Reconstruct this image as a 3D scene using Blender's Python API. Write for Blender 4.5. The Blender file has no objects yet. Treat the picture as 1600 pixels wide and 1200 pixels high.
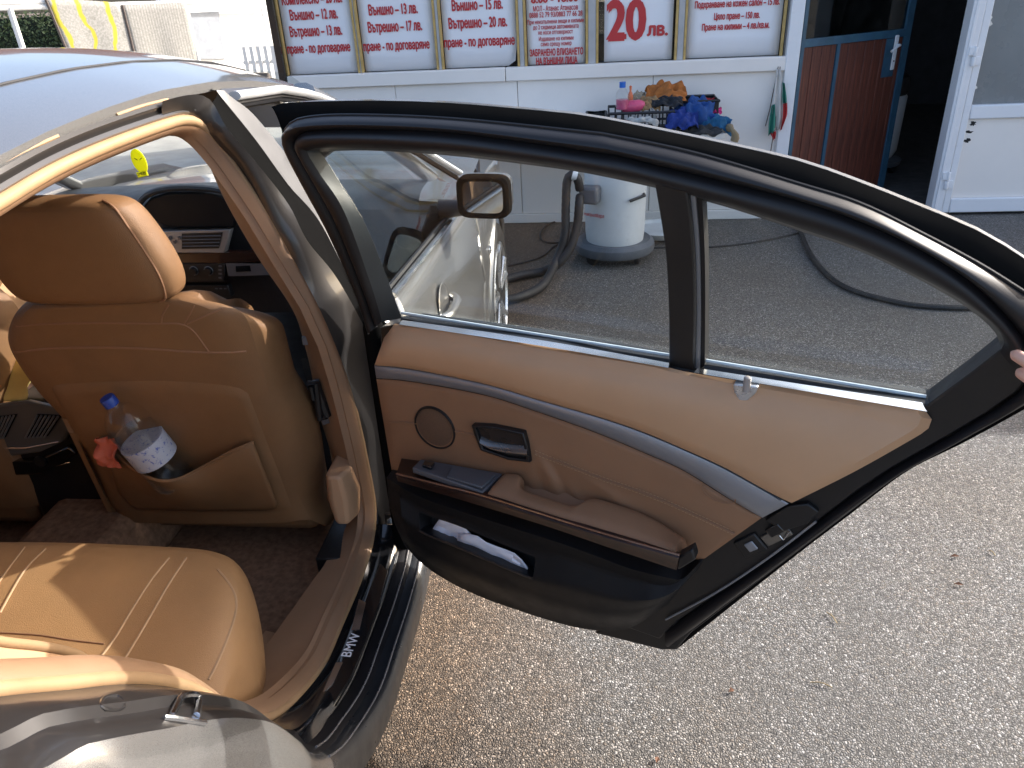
import bpy, bmesh, math, random
from mathutils import Vector, Matrix, noise
from mathutils.geometry import tessellate_polygon, delaunay_2d_cdt
from mathutils.bvhtree import BVHTree
random.seed(7)
scene = bpy.context.scene
R = math.radians

# ------------------------------------------------------------------ camera
# photo geometry (1600x1200 pixels): focal length, nadir and the car's forward vanishing point
FPX, NAD, VPX, CAM = 1200.0, (920.0, 2870.0), 930.0, Vector((1.37, 0.0, 1.63))
_n = Vector((NAD[0]-800, NAD[1]-600, FPX)).normalized()
_x = VPX-800
_F = Vector((_x, -(_n.x*_x+_n.z*FPX)/_n.y, FPX)).normalized()
_U = -_n
_Rt = _F.cross(_U)
if _Rt.x < 0: _Rt = -_Rt
CM = Matrix((_Rt, _F, _U))                    # world = CM @ camera(x right, y down, z forward)
cd = bpy.data.cameras.new('camera'); cam = bpy.data.objects.new('camera', cd)
scene.collection.objects.link(cam); scene.camera = cam
cd.sensor_width = 36; cd.lens = FPX/1600*36; cd.clip_start = .02; cd.clip_end = 2000
_m = Matrix((CM.col[0], -CM.col[1], -CM.col[2])).transposed().to_4x4(); _m.translation = CAM
cam.matrix_world = _m

# ------------------------------------------------------------------ sky, sun, exposure
SUN = Vector((0.78, 0.44, 0.45)).normalized()
w = bpy.data.worlds.new('World'); scene.world = w; w.use_nodes = True
nt = w.node_tree; bg = nt.nodes['Background']
sky = nt.nodes.new('ShaderNodeTexSky'); sky.sky_type = 'NISHITA'; sky.sun_disc = False
sky.sun_elevation = math.asin(SUN.z); sky.sun_rotation = math.atan2(SUN.x, SUN.y)
sky.air_density = .8; sky.dust_density = 4.0; sky.ozone_density = .6
nt.links.new(sky.outputs[0], bg.inputs[0]); bg.inputs[1].default_value = 0.15
sd = bpy.data.lights.new('sun', 'SUN'); so = bpy.data.objects.new('sun', sd); scene.collection.objects.link(so)
sd.energy = 2.5; sd.angle = R(.5); sd.color = (1, .97, .935)
so.rotation_euler = (-SUN).to_track_quat('-Z', 'Y').to_euler(); so.location = (3, -2, 6)
vs = scene.view_settings; vs.view_transform = 'Standard'; vs.look = 'None'; vs.exposure = 1.6; vs.gamma = 1

# ------------------------------------------------------------------ pixel helpers
def ray(px, py): return (CM @ Vector((px-800, py-600, FPX))).normalized()
def at_z(px, py, z): d = ray(px, py); return CAM+d*((z-CAM.z)/d.z)
def at_y(px, py, y): d = ray(px, py); return CAM+d*((y-CAM.y)/d.y)
def at_x(px, py, x): d = ray(px, py); return CAM+d*((x-CAM.x)/d.x)
def lerpt(x, xs, ys):
    if x <= xs[0]: return ys[0]
    for i in range(len(xs)-1):
        if x <= xs[i+1]: return ys[i]+(ys[i+1]-ys[i])*(x-xs[i])/(xs[i+1]-xs[i])
    return ys[-1]
def at_f(px, py, f):
    """first point on the pixel's ray where f(P) turns from positive to negative"""
    d = ray(px, py); t0, v0 = .35, None
    while t0 < 7:
        v = f(CAM+d*t0)
        if v0 is not None and v0 > 0 >= v: return CAM+d*(t0-.01*(-v)/(v0-v+1e-9))
        v0 = v; t0 += .01
    return CAM+d*2
def at_p(px, py, P, N): d = ray(px, py); return CAM+d*((P-CAM).dot(N)/d.dot(N))
# the open door's own frame: u along the door from its front edge, wv towards the cabin, z up
DA = Vector((.961, 1.496, 0)); DU = Vector((.928, -.372, 0)).normalized(); DN = Vector((DU.y, -DU.x, 0))
def lean(z): return 0 if z < .97 else (z-.97)*.33
def dpt(u, z, wv=0): v = DA+DU*u+DN*(wv+lean(z)); v.z = z; return v
def dpx(px, py, wv=0):
    d = ray(px, py); t = 1.2
    for _ in range(40):
        P = CAM+d*t; t += ((P-DA).dot(DN)-lean(P.z)-wv)/(-d.dot(DN))*.85
    return CAM+d*t
def duz(px, py, wv=0): P = dpx(px, py, wv); return (P-DA).dot(DU), P.z

def crom(P, n, closed=False):
    """resample control points with a Catmull-Rom spline into n points by arc length"""
    P = [Vector(p) for p in P]; m = len(P); out = []
    segs = m if closed else m-1
    for i in range(segs):
        g = lambda k: P[k % m] if closed else P[max(0, min(m-1, k))]
        a, b, c, e = g(i-1), g(i), g(i+1), g(i+2)
        for k in range(12):
            t = k/12
            out.append(.5*((2*b)+(c-a)*t+(2*a-5*b+4*c-e)*t*t+(3*b-a-3*c+e)*t**3))
    out.append(P[0].copy() if closed else P[-1].copy())
    L = [0]
    for i in range(1, len(out)): L.append(L[-1]+(out[i]-out[i-1]).length)
    tot = L[-1]; res = []; j = 0
    cnt = n if closed else n-1
    for k in range(n):
        s = tot*k/cnt
        while j < len(L)-2 and L[j+1] < s: j += 1
        f = (s-L[j])/max(1e-9, L[j+1]-L[j]); res.append(out[j].lerp(out[j+1], min(1, max(0, f))))
    return res
def pxs(lst, n):
    return [(v.x, v.y) for v in crom([(a, b, 0) for a, b in lst], n)]

# ------------------------------------------------------------------ mesh builder
WL = {}
COL = scene.collection
class MB:
    def __init__(s): s.v = []; s.f = []
    def add(s, vs, fs):
        b = len(s.v); s.v += [Vector(p) for p in vs]; s.f += [tuple(i+b for i in f) for f in fs]; return s
    def box(s, c, d, rz=0, rot=None):
        M = rot or Matrix.Rotation(rz, 3, 'Z'); c = Vector(c); hx, hy, hz = d[0]/2, d[1]/2, d[2]/2
        vs = [c+M @ Vector((x, y, z)) for x in (-hx, hx) for y in (-hy, hy) for z in (-hz, hz)]
        return s.add(vs, [(0, 1, 3, 2), (4, 6, 7, 5), (0, 4, 5, 1), (2, 3, 7, 6), (0, 2, 6, 4), (1, 5, 7, 3)])
    def grid(s, rows, cu=False, cv=False, skip=None):
        h, wd = len(rows), len(rows[0]); vs = [p for r in rows for p in r]; fs = []
        for i in range(h if cv else h-1):
            for j in range(wd if cu else wd-1):
                if skip and skip(i, j): continue
                fs.append((i*wd+j, i*wd+(j+1) % wd, ((i+1) % h)*wd+(j+1) % wd, ((i+1) % h)*wd+j))
        return s.add(vs, fs)
    def loft(s, rows, cap=True, cu=True):
        b = len(s.v); s.grid(rows, cu=cu); n = len(rows[0])
        if cap: s.f.append(tuple(b+i for i in range(n))[::-1]); s.f.append(tuple(b+(len(rows)-1)*n+i for i in range(n)))
        return s
    def tube(s, path, r, n=8, closed=False, cap=True, sq=1.0):
        path = [Vector(p) for p in path]; m = len(path); rows = []; pv = None
        for i, p in enumerate(path):
            a = path[(i-1) % m] if (closed or i) else path[0]; c = path[(i+1) % m] if (closed or i < m-1) else path[-1]
            T = (c-a).normalized()
            if pv is None:
                ref = Vector((0, 0, 1)) if abs(T.z) < .9 else Vector((1, 0, 0))
                N = T.cross(ref).normalized()
            else:
                N = pv-T*pv.dot(T); N = N.normalized() if N.length > 1e-6 else T.orthogonal().normalized()
            pv = N; B = T.cross(N); rr = r[i] if isinstance(r, (list, tuple)) else r
            rows.append([p+N*(math.cos(2*math.pi*k/n)*rr)+B*(math.sin(2*math.pi*k/n)*rr*sq) for k in range(n)])
        if closed: return s.grid(rows, cu=True, cv=True)
        return s.loft(rows, cap)
    def lathe(s, prof, c, n=24, ax=None):
        c = Vector(c); ax = Vector(ax or (0, 0, 1)).normalized(); a = ax.orthogonal().normalized(); b = ax.cross(a)
        return s.loft([[c+ax*z+(a*math.cos(2*math.pi*k/n)+b*math.sin(2*math.pi*k/n))*max(r, 1e-4) for k in range(n)] for r, z in prof])
    def prism(s, loops, mp, d0, d1):
        """loops: outline then holes in 2D; mp(a,b,d)->3D; solid between depths d0 and d1"""
        tr = tessellate_polygon([[Vector((a, b, 0)) for a, b in l] for l in loops])
        flat = [p for l in loops for p in l]; n = len(flat)
        vs = [mp(a, b, d0) for a, b in flat]+[mp(a, b, d1) for a, b in flat]
        fs = [tuple(t) for t in tr]+[tuple(n+i for i in t[::-1]) for t in tr]; o = 0
        for l in loops:
            for i in range(len(l)):
                j = (i+1) % len(l); fs.append((o+i, o+j, n+o+j, n+o+i))
            o += len(l)
        return s.add(vs, fs)
    def build(s, name, mat, parent=None, smooth=True, bevel=0, sub=0, solid=0, ang=40, kind=None):
        xs = [v.x for v in s.v]; ys = [v.y for v in s.v]; zs = [v.z for v in s.v]
        o0 = Vector(((min(xs)+max(xs))/2, (min(ys)+max(ys))/2, min(zs)))
        me = bpy.data.meshes.new(name); me.from_pydata([tuple(v-o0) for v in s.v], [], s.f); me.validate()
        bm = bmesh.new(); bm.from_mesh(me); bmesh.ops.remove_doubles(bm, verts=bm.verts, dist=1e-5)
        bmesh.ops.recalc_face_normals(bm, faces=bm.faces)
        for f in bm.faces: f.smooth = smooth
        if smooth:
            for e in bm.edges:
                if len(e.link_faces) == 2 and e.calc_face_angle(0) > R(ang): e.smooth = False
        bm.to_mesh(me); bm.free()
        me.materials.append(mat)
        o = bpy.data.objects.new(name, me); COL.objects.link(o); put(o, o0, parent)
        if solid: md = o.modifiers.new('s', 'SOLIDIFY'); md.thickness = solid; md.offset = -1
        if bevel: md = o.modifiers.new('b', 'BEVEL'); md.width = bevel; md.segments = 2; md.limit_method = 'ANGLE'; md.angle_limit = R(35); md.harden_normals = False
        if sub: md = o.modifiers.new('u', 'SUBSURF'); md.levels = sub; md.render_levels = sub
        if kind: o['kind'] = kind
        return o
def put(o, loc, parent=None):
    WL[o.name] = Vector(loc); o.location = loc
    if parent: o.parent = parent; o.matrix_parent_inverse = Matrix.Translation(-WL[parent.name])
def tag(o, label, cat, group=None):
    o['label'] = label; o['category'] = cat
    if group: o['group'] = group
    return o
def empty(name, loc, label, cat, group=None):
    o = bpy.data.objects.new(name, None); o.empty_display_size = .1; COL.objects.link(o); put(o, Vector(loc)); return tag(o, label, cat, group)
def caster(objs):
    """pixel -> point on the finished surface of the given objects (lifted by d along its normal)"""
    bpy.context.view_layer.update(); dg = bpy.context.evaluated_depsgraph_get(); trees = []
    for o in objs:
        ev = o.evaluated_get(dg); me = ev.to_mesh(); T = Matrix.Translation(WL[o.name])
        trees.append(BVHTree.FromPolygons([T @ v.co for v in me.vertices], [tuple(p.vertices) for p in me.polygons])); ev.to_mesh_clear()
    def f(px, py, d=0.):
        r_ = ray(px, py); best = None
        for tr in trees:
            h = tr.ray_cast(CAM, r_)
            if h[0] is not None and (best is None or h[3] < best[3]): best = h
        if best is None: return None
        nn = best[1] if best[1].dot(r_) < 0 else -best[1]
        return best[0]+nn*d
    return f
def line_on(cast, pl, d, r, name, mat, par, n=30, sm=2):
    P = [p for p in (cast(*q, d) for q in pxs(pl, n)) if p is not None]
    for _ in range(sm): P = [P[0]]+[(P[i-1]+P[i]*2+P[i+1])/4 for i in range(1, len(P)-1)]+[P[-1]]
    return MB().tube(P, r, 6).build(name, mat, par)
def text_mesh(cu):
    """outline of a text curve filled by winding number (the font's strokes overlap)"""
    cu.fill_mode = 'NONE'; cu.resolution_u = 3
    to = bpy.data.objects.new('t', cu); COL.objects.link(to); bpy.context.view_layer.update()
    me = bpy.data.meshes.new_from_object(to.evaluated_get(bpy.context.evaluated_depsgraph_get())); bpy.data.objects.remove(to)
    nxt = {e.vertices[0]: e.vertices[1] for e in me.edges}; co = [(v.co.x, v.co.y) for v in me.vertices]
    seen = set(); loops = []
    for v in nxt:
        if v in seen: continue
        L = []; c = v
        while c in nxt and c not in seen: seen.add(c); L.append(co[c]); c = nxt[c]
        if len(L) > 2: loops.append(L)
    bpy.data.meshes.remove(me)
    bb = [(min(p[0] for p in L), max(p[0] for p in L), min(p[1] for p in L), max(p[1] for p in L)) for L in loops]
    V, E_ = [], []
    for L in loops:
        b = len(V); V += [Vector(p) for p in L]; E_ += [(b+i, b+(i+1) % len(L)) for i in range(len(L))]
    ov, oe, of, *_ = delaunay_2d_cdt(V, E_, [], 0, 1e-5)
    keep = []
    for f in of:
        x = sum(ov[i].x for i in f)/len(f); y = sum(ov[i].y for i in f)/len(f); wn = 0
        for L, q in zip(loops, bb):
            if not (q[0] <= x <= q[1] and q[2] <= y <= q[3]): continue
            for i in range(len(L)):
                (x0, y0), (x1, y1) = L[i-1], L[i]
                if y0 <= y < y1 and (x1-x0)*(y-y0)-(x-x0)*(y1-y0) > 0: wn += 1
                elif y1 <= y < y0 and (x1-x0)*(y-y0)-(x-x0)*(y1-y0) < 0: wn -= 1
        if wn: keep.append(tuple(f))
    return [(v.x, v.y) for v in ov], keep
def text(body, a, b, hgt, nrm, mat, parent, name='lettering', bold=0.02, depth=.0008):
    """flat lettering whose midline runs from world point a to b, cap height hgt, facing nrm"""
    cu = bpy.data.curves.new('t', 'FONT'); cu.body = body
    V, F = text_mesh(cu); xs = [v[0] for v in V]; x0, x1 = min(xs), max(xs)
    a, b = Vector(a), Vector(b); X = (b-a); L = X.length; X = X/L; N = Vector(nrm).normalized(); Y = N.cross(X).normalized(); N = X.cross(Y)
    sx = L/(x1-x0); sy = hgt/.70; c = (a+b)/2; vs_, fs_ = [], []
    for k, (ox, oy) in enumerate(((0, 0), (bold*1.5, 0), (-bold*1.5, 0), (0, bold), (0, -bold)) if bold else ((0, 0),)):
        b0 = len(vs_); vs_ += [tuple(a+X*((x-x0+ox)*sx)+Y*((y-.35+oy)*sy)+N*(depth+k*.00012)-c) for x, y in V]
        fs_ += [tuple(i+b0 for i in p) for p in F]
    me = bpy.data.meshes.new(name); me.from_pydata(vs_, [], fs_); me.materials.append(mat)
    o = bpy.data.objects.new(name, me); COL.objects.link(o); put(o, c, parent); return o

# ------------------------------------------------------------------ materials
def nodes(name):
    m = bpy.data.materials.new(name); m.use_nodes = True; t = m.node_tree; return m, t, t.nodes['Principled BSDF']
def N(t, typ, **k):
    n = t.nodes.new(typ)
    for a, v in k.items():
        if a in n.inputs: n.inputs[a].default_value = v
        else: setattr(n, a, v)
    return n
def mixc(t, fac, a, b, blend='MIX'):
    n = t.nodes.new('ShaderNodeMix'); n.data_type = 'RGBA'; n.blend_type = blend
    for i, v in ((0, fac), (6, a), (7, b)):
        if isinstance(v, bpy.types.NodeSocket): t.links.new(v, n.inputs[i])
        elif i == 0: n.inputs[0].default_value = v
        else: n.inputs[i].default_value = (*v, 1)
    return n.outputs[2]
def ramp(t, sock, lo, hi, a=0., b=1.):
    n = t.nodes.new('ShaderNodeMapRange'); n.inputs[1].default_value = lo; n.inputs[2].default_value = hi
    n.inputs[3].default_value = a; n.inputs[4].default_value = b; t.links.new(sock, n.inputs[0]); return n.outputs[0]
def coords(t, which='Object'):
    return t.nodes.new('ShaderNodeTexCoord').outputs[which]
def noise_t(t, scale, detail=4, rough=.6, co=None):
    n = N(t, 'ShaderNodeTexNoise', Scale=scale, Detail=detail, Roughness=rough); t.links.new(co or coords(t), n.inputs['Vector']); return n.outputs['Fac']
def M(name, col, rough=.5, metal=0, var=.15, vs=8, bump=0, bs=200, coat=0, spec=.5, dirt=0, dcol=(.12, .10, .08), ds=3, rvar=.1, sheen=0, vor=0):
    m, t, p = nodes(name)
    n1 = noise_t(t, vs, 5)
    c = mixc(t, ramp(t, n1, .3, .7), tuple(x*(1-var) for x in col), tuple(min(1, x*(1+var)) for x in col))
    if dirt:
        n2 = noise_t(t, ds, 6, .7); c = mixc(t, ramp(t, n2, .52, .75, 0, dirt), c, dcol)
    t.links.new(c, p.inputs['Base Color'])
    t.links.new(ramp(t, noise_t(t, vs*2.3, 4), .3, .7, max(.02, rough-rvar), min(1, rough+rvar)), p.inputs['Roughness'])
    p.inputs['Metallic'].default_value = metal; p.inputs['Specular IOR Level'].default_value = spec
    if coat: p.inputs['Coat Weight'].default_value = coat; p.inputs['Coat Roughness'].default_value = .06
    if sheen: p.inputs['Sheen Weight'].default_value = sheen
    if bump:
        b = N(t, 'ShaderNodeBump', Strength=bump, Distance=.002)
        if vor:
            v = N(t, 'ShaderNodeTexVoronoi', Scale=vor, feature='DISTANCE_TO_EDGE'); t.links.new(coords(t), v.inputs['Vector']); t.links.new(ramp(t, v.outputs['Distance'], 0, .25), b.inputs['Height'])
        else: t.links.new(noise_t(t, bs, 3), b.inputs['Height'])
        t.links.new(b.outputs[0], p.inputs['Normal'])
    return m
def glass(name, tint, ior=1.5, rough=.0, smudge=.06, scale=6, stretch=(1, 1, 1)):
    m = bpy.data.materials.new(name); m.use_nodes = True; t = m.node_tree; t.nodes.clear()
    out = t.nodes.new('ShaderNodeOutputMaterial'); tr = N(t, 'ShaderNodeBsdfTransparent'); tr.inputs[0].default_value = (*tint, 1)
    gl = N(t, 'ShaderNodeBsdfGlossy'); gl.inputs['Roughness'].default_value = rough; gl.inputs[0].default_value = (1, 1, 1, 1)
    mx = t.nodes.new('ShaderNodeMixShader')
    ge = t.nodes.new('ShaderNodeNewGeometry'); dt = N(t, 'ShaderNodeVectorMath', operation='DOT_PRODUCT'); t.links.new(ge.outputs['Normal'], dt.inputs[0]); t.links.new(ge.outputs['Incoming'], dt.inputs[1])
    ab = N(t, 'ShaderNodeMath', operation='ABSOLUTE'); t.links.new(dt.outputs['Value'], ab.inputs[0])
    iv = N(t, 'ShaderNodeMath', operation='SUBTRACT'); iv.inputs[0].default_value = 1; t.links.new(ab.outputs[0], iv.inputs[1])
    pw_ = N(t, 'ShaderNodeMath', operation='POWER'); pw_.inputs[1].default_value = 5; t.links.new(iv.outputs[0], pw_.inputs[0])
    sc = N(t, 'ShaderNodeMath', operation='MULTIPLY_ADD'); sc.inputs[1].default_value = .92; sc.inputs[2].default_value = .028; t.links.new(pw_.outputs[0], sc.inputs[0])
    t.links.new(sc.outputs[0], mx.inputs[0]); t.links.new(tr.outputs[0], mx.inputs[1]); t.links.new(gl.outputs[0], mx.inputs[2])
    df = N(t, 'ShaderNodeBsdfDiffuse'); df.inputs[0].default_value = (.7, .7, .68, 1); mx2 = t.nodes.new('ShaderNodeMixShader')
    mp = N(t, 'ShaderNodeMapping'); mp.inputs['Scale'].default_value = stretch; t.links.new(coords(t), mp.inputs[0])
    t.links.new(ramp(t, noise_t(t, scale, 6, .65, mp.outputs[0]), .45, .85, .0, smudge), mx2.inputs[0])
    t.links.new(mx.outputs[0], mx2.inputs[1]); t.links.new(df.outputs[0], mx2.inputs[2]); t.links.new(mx2.outputs[0], out.inputs[0])
    return m

MATTEB = M('matte_black_rubber', (.007, .007, .007), .95, spec=.0)
LEATHER_LIT = M('tan_leather_lit', (.39, .212, .092), .52, var=.10, vs=5, bump=.25, vor=420, spec=.45, dirt=.25, dcol=(.28, .14, .06), ds=4)  # same tan leather lightened, painting in the brighter light on the bench
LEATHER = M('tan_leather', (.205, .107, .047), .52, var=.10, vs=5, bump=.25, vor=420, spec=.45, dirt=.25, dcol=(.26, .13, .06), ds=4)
LEATHER_D = M('brown_leather', (.27, .142, .075), .56, var=.10, vs=5, bump=.22, vor=480, spec=.4, dirt=.25, dcol=(.2, .1, .05), ds=5)
BEIGE = M('beige_soft_plastic', (.50, .30, .17), .5, var=.06, vs=4, bump=.15, bs=900, spec=.4)
SEALB = M('beige_rubber', (.33, .205, .105), .6, var=.12, vs=10, dirt=.35, dcol=(.22, .15, .09), ds=14, bump=.1, bs=300)
TRIMB = M('beige_trim', (.27, .155, .085), .6, var=.08, vs=6, dirt=.2, dcol=(.2, .12, .07), ds=10)
CARPETB = M('brown_carpet', (.25, .15, .092), .95, var=.3, vs=60, bump=.7, bs=500, spec=.1)
BLACKP = M('black_plastic', (.010, .010, .011), .42, var=.2, vs=6, bump=.12, bs=700, rvar=.08)
BLACKM = M('black_grained_plastic', (.008, .008, .009), .5, var=.2, vs=5, bump=.3, vor=700, spec=.3)
RUBBER = M('black_rubber', (.009, .0085, .010), .46, var=.15, vs=4, rvar=.05, dirt=.15, dcol=(.03, .029, .028), ds=9, spec=.4)
GLOSSB = M('gloss_black', (.008, .008, .009), .12, var=.1, rvar=.05, coat=.6)
GREYT = M('grey_metal_trim', (.29, .30, .325), .42, metal=.5, var=.06, vs=4, rvar=.05)
CHROME = M('brushed_chrome', (.72, .73, .74), .2, metal=1, var=.05, rvar=.06)
PAINT = M('warm_silver_paint', (.27, .262, .25), .28, metal=.7, var=.03, vs=900, coat=1, rvar=.04, dirt=.12, dcol=(.30, .28, .25), ds=5)
PAINTD = M('charcoal_jamb_paint', (.034, .031, .030), .38, metal=.35, var=.02, vs=4, coat=.5, rvar=.03)
def wood_mat(name, c1, c2, sc=(1, 18, 18), coat=.8, rough=.25):
    m, t, p = nodes(name); mp = N(t, 'ShaderNodeMapping'); mp.inputs['Scale'].default_value = sc; t.links.new(coords(t), mp.inputs[0])
    f = noise_t(t, 6, 8, .7, mp.outputs[0]); t.links.new(mixc(t, ramp(t, f, .35, .65), c1, c2), p.inputs['Base Color'])
    p.inputs['Roughness'].default_value = rough; p.inputs['Coat Weight'].default_value = coat; p.inputs['Coat Roughness'].default_value = .08; return m
WOOD = wood_mat('dark_gloss_wood', (.008, .003, .002), (.042, .013, .008), coat=.12, rough=.4)
DASHWOOD = wood_mat('dash_wood', (.010, .004, .003), (.05, .018, .012))
DOORWOOD = wood_mat('red_brown_boards', (.05, .013, .008), (.17, .045, .024), (14, 14, .7), 0.05, .6)
WINDOW = glass('tinted_window', (.93, .955, .95), smudge=.010, scale=5, stretch=(3, 3, .5))
DARKG = glass('cabin_dimming_glass', (.30, .32, .31), smudge=.01)  # dark tint added to rear and left windows to keep the cabin dim
SCREEN_G = glass('windscreen', (.90, .93, .92), smudge=.02)
POSTERG = glass('shop_glass', (.55, .6, .6), smudge=.02)
MIRROR = M('mirror', (.42, .41, .40), .03, metal=1, var=0, rvar=.01)
WHITEP = M('white_panel', (.84, .795, .745), .45, var=.03, vs=1.5, dirt=.10, dcol=(.5, .5, .5), ds=2.5)
PVC = M('white_pvc', (.78, .79, .81), .35, var=.02, dirt=.14, dcol=(.45, .44, .43), ds=5)
PAPER = M('poster_paper', (.82, .83, .86), .4, var=.02, vs=2)
RED = M('red_print', (.50, .03, .035), .5, var=.05)
FRAMEY = M('yellow_wood_strip', (.50, .34, .12), .6, var=.2, vs=20)
FRAMEG = M('grey_mullion', (.42, .42, .42), .5, var=.1)
BLUE = M('blue_painted_steel', (.028, .085, .14), .5, var=.25, vs=9, dirt=.4, dcol=(.04, .16, .18), ds=14)
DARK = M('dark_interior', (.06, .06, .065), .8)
CONC = M('pale_concrete', (.40, .38, .34), .85, var=.2, vs=3, dirt=.4, dcol=(.28, .27, .24), ds=.6, bump=.3, bs=60)

def asphalt():
    m, t, p = nodes('exposed_aggregate_asphalt'); co = coords(t)
    dn = N(t, 'ShaderNodeTexNoise', Scale=60, Detail=2); t.links.new(co, dn.inputs['Vector'])
    ad = N(t, 'ShaderNodeVectorMath', operation='MULTIPLY_ADD'); ad.inputs[1].default_value = (.006, .006, 0); t.links.new(dn.outputs['Color'], ad.inputs[0]); t.links.new(co, ad.inputs[2])
    v1 = N(t, 'ShaderNodeTexVoronoi', Scale=150); v1e = N(t, 'ShaderNodeTexVoronoi', Scale=150, feature='DISTANCE_TO_EDGE')
    for v in (v1, v1e): t.links.new(ad.outputs[0], v.inputs['Vector'])
    sp = t.nodes.new('ShaderNodeSeparateColor'); t.links.new(v1.outputs['Color'], sp.inputs[0])
    c = mixc(t, ramp(t, sp.outputs[0], .05, .95), (.085, .082, .078), (.265, .257, .246))
    c = mixc(t, ramp(t, sp.outputs[1], .82, .9), c, (.40, .39, .375))
    c = mixc(t, ramp(t, sp.outputs[2], .8, .95, 0, .75), c, (.17, .145, .12))
    c = mixc(t, ramp(t, v1e.outputs['Distance'], .02, .16), (.045, .043, .040), c)
    big = noise_t(t, 1.1, 6, .65); c = mixc(t, ramp(t, big, .48, .68, 0, .45), c, (.10, .095, .088))
    big2 = noise_t(t, .7, 5, .6); brn = mixc(t, 1, c, (1.0, .88, .74), 'MULTIPLY'); c = mixc(t, ramp(t, big2, .45, .62, 0, .5), c, brn)
    # browner and darker towards the car's sill line, with a wavering edge
    se = t.nodes.new('ShaderNodeSeparateXYZ'); t.links.new(co, se.inputs[0])
    nn = noise_t(t, 5, 5); sx = N(t, 'ShaderNodeMath', operation='MULTIPLY_ADD'); sx.inputs[1].default_value = .5; t.links.new(nn, sx.inputs[0]); t.links.new(se.outputs[0], sx.inputs[2])
    c = mixc(t, ramp(t, sx.outputs[0], 1.2, 1.65, .8, 0), c, mixc(t, 1, c, (.95, .66, .42), 'MULTIPLY'))
    t.links.new(c, p.inputs['Base Color']); p.inputs['Roughness'].default_value = .75
    b = N(t, 'ShaderNodeBump', Strength=.75, Distance=.003); t.links.new(ramp(t, v1e.outputs['Distance'], 0, .3), b.inputs['Height']); t.links.new(b.outputs[0], p.inputs['Normal'])
    return m
ASPH = asphalt()

# ================================================================== setting
W = 5.65
g = MB(); g.add([(-150, -150, 0), (150, -150, 0), (150, 150, 0), (-150, 150, 0)], [(0, 1, 2, 3)])
g.build('ground', ASPH, smooth=False, kind='structure'); 
g = MB(); g.add([(-60, 4.6, .004), (-1.3, 4.6, .004), (-1.3, 60, .004), (-60, 60, .004)], [(0, 1, 2, 3)])
g.build('concrete_yard', CONC, smooth=False, kind='structure')

# ------------------------------------------------------------------ the car-wash building
bld = empty('car_wash_building', (1.8, W, 0), 'white panelled car wash building with price posters across its windows', 'building')
def wp(px, py=60, y=W): return at_y(px, py, y)
XL = wp(440).x
seams = [XL, wp(616, 128).x, wp(808, 125).x, wp(1021, 116).x, wp(1226, 130).x]
RZ = 1.0
for i in range(4):
    a, b = seams[i], seams[i+1]
    MB().box(((a+b)/2, W+.03, (RZ+.07)/2+.0), (b-a-.004, .06, RZ-.07)).build('wall_panel', WHITEP, bld, bevel=.003)
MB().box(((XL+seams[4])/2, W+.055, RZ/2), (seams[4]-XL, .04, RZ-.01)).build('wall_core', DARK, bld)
MB().box(((XL+seams[4])/2, W+.02, .035), (seams[4]-XL, .07, .066)).build('skirting', WHITEP, bld, bevel=.004)
# rail under the windows, in two lengths
xr = wp(790, 108).x
for a, b in ((XL, xr-.002), (xr+.002, seams[4]+.02)):
    MB().box(((a+b)/2, W+.005, RZ+.046), (b-a, .07, .088)).build('window_rail', WHITEP, bld, bevel=.006)
# upper facade band, posts, canopy
MB().box(((XL+4.9)/2, W+.06, 2.55), (4.9-XL, .12, .5)).build('fascia', WHITEP, bld, bevel=.005)
MB().box((XL-.035, W+.02, 1.4), (.05, .09, 2.8)).build('corner_post', GLOSSB, bld, bevel=.004)
MB().box((3.6, W-.02, 2.845), (9.0, .3, .08)).build('eave', M('eave_sheet', (.55, .56, .57), .5), bld, bevel=.01)
# side and rear walls, roof, room inside
MB().box((-.78, 8.1, 1.4), (.08, 4.74, 2.8)).build('side_wall', WHITEP, bld)
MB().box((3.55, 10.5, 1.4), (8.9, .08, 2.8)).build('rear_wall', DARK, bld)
MB().box((7.9, 8.1, 1.4), (.08, 4.74, 2.8)).build('side_wall', WHITEP, bld)
MB().box((3.5, 8.16, 2.835), (8.9, 4.9, .1)).build('roof_slab', FRAMEG, bld)
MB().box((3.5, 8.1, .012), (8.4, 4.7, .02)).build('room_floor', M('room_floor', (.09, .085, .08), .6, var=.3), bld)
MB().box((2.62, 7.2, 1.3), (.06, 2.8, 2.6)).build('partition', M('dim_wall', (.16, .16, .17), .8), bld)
# window mullions, yellow strips and panes
WZ0, WZ1 = RZ+.09, 2.3
panes = [(441, 551), (562, 677), (691, 806), (823, 914), (936, 1054), (1074, 1221)]
edges = [(wp(a).x, wp(b).x) for a, b in panes]
for i, (a, b) in enumerate(edges):
    MB().box(((a+b)/2, W+.075, (WZ0+WZ1)/2), (b-a+.06, .006, WZ1-WZ0)).build('pane', POSTERG, bld)
    for xx in (a-.012, b+.012):
        MB().box((xx, W+.028, (WZ0+WZ1)/2), (.016, .03, WZ1-WZ0)).build('glazing_strip', FRAMEY, bld, bevel=.002)
for i in range(5):
    a, b = edges[i][1]+.02, edges[i+1][0]-.02
    MB().box(((a+b)/2, W+.04, (WZ0+WZ1)/2), (b-a-.002, .05, WZ1-WZ0)).build('mullion', FRAMEG, bld, bevel=.003)
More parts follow.
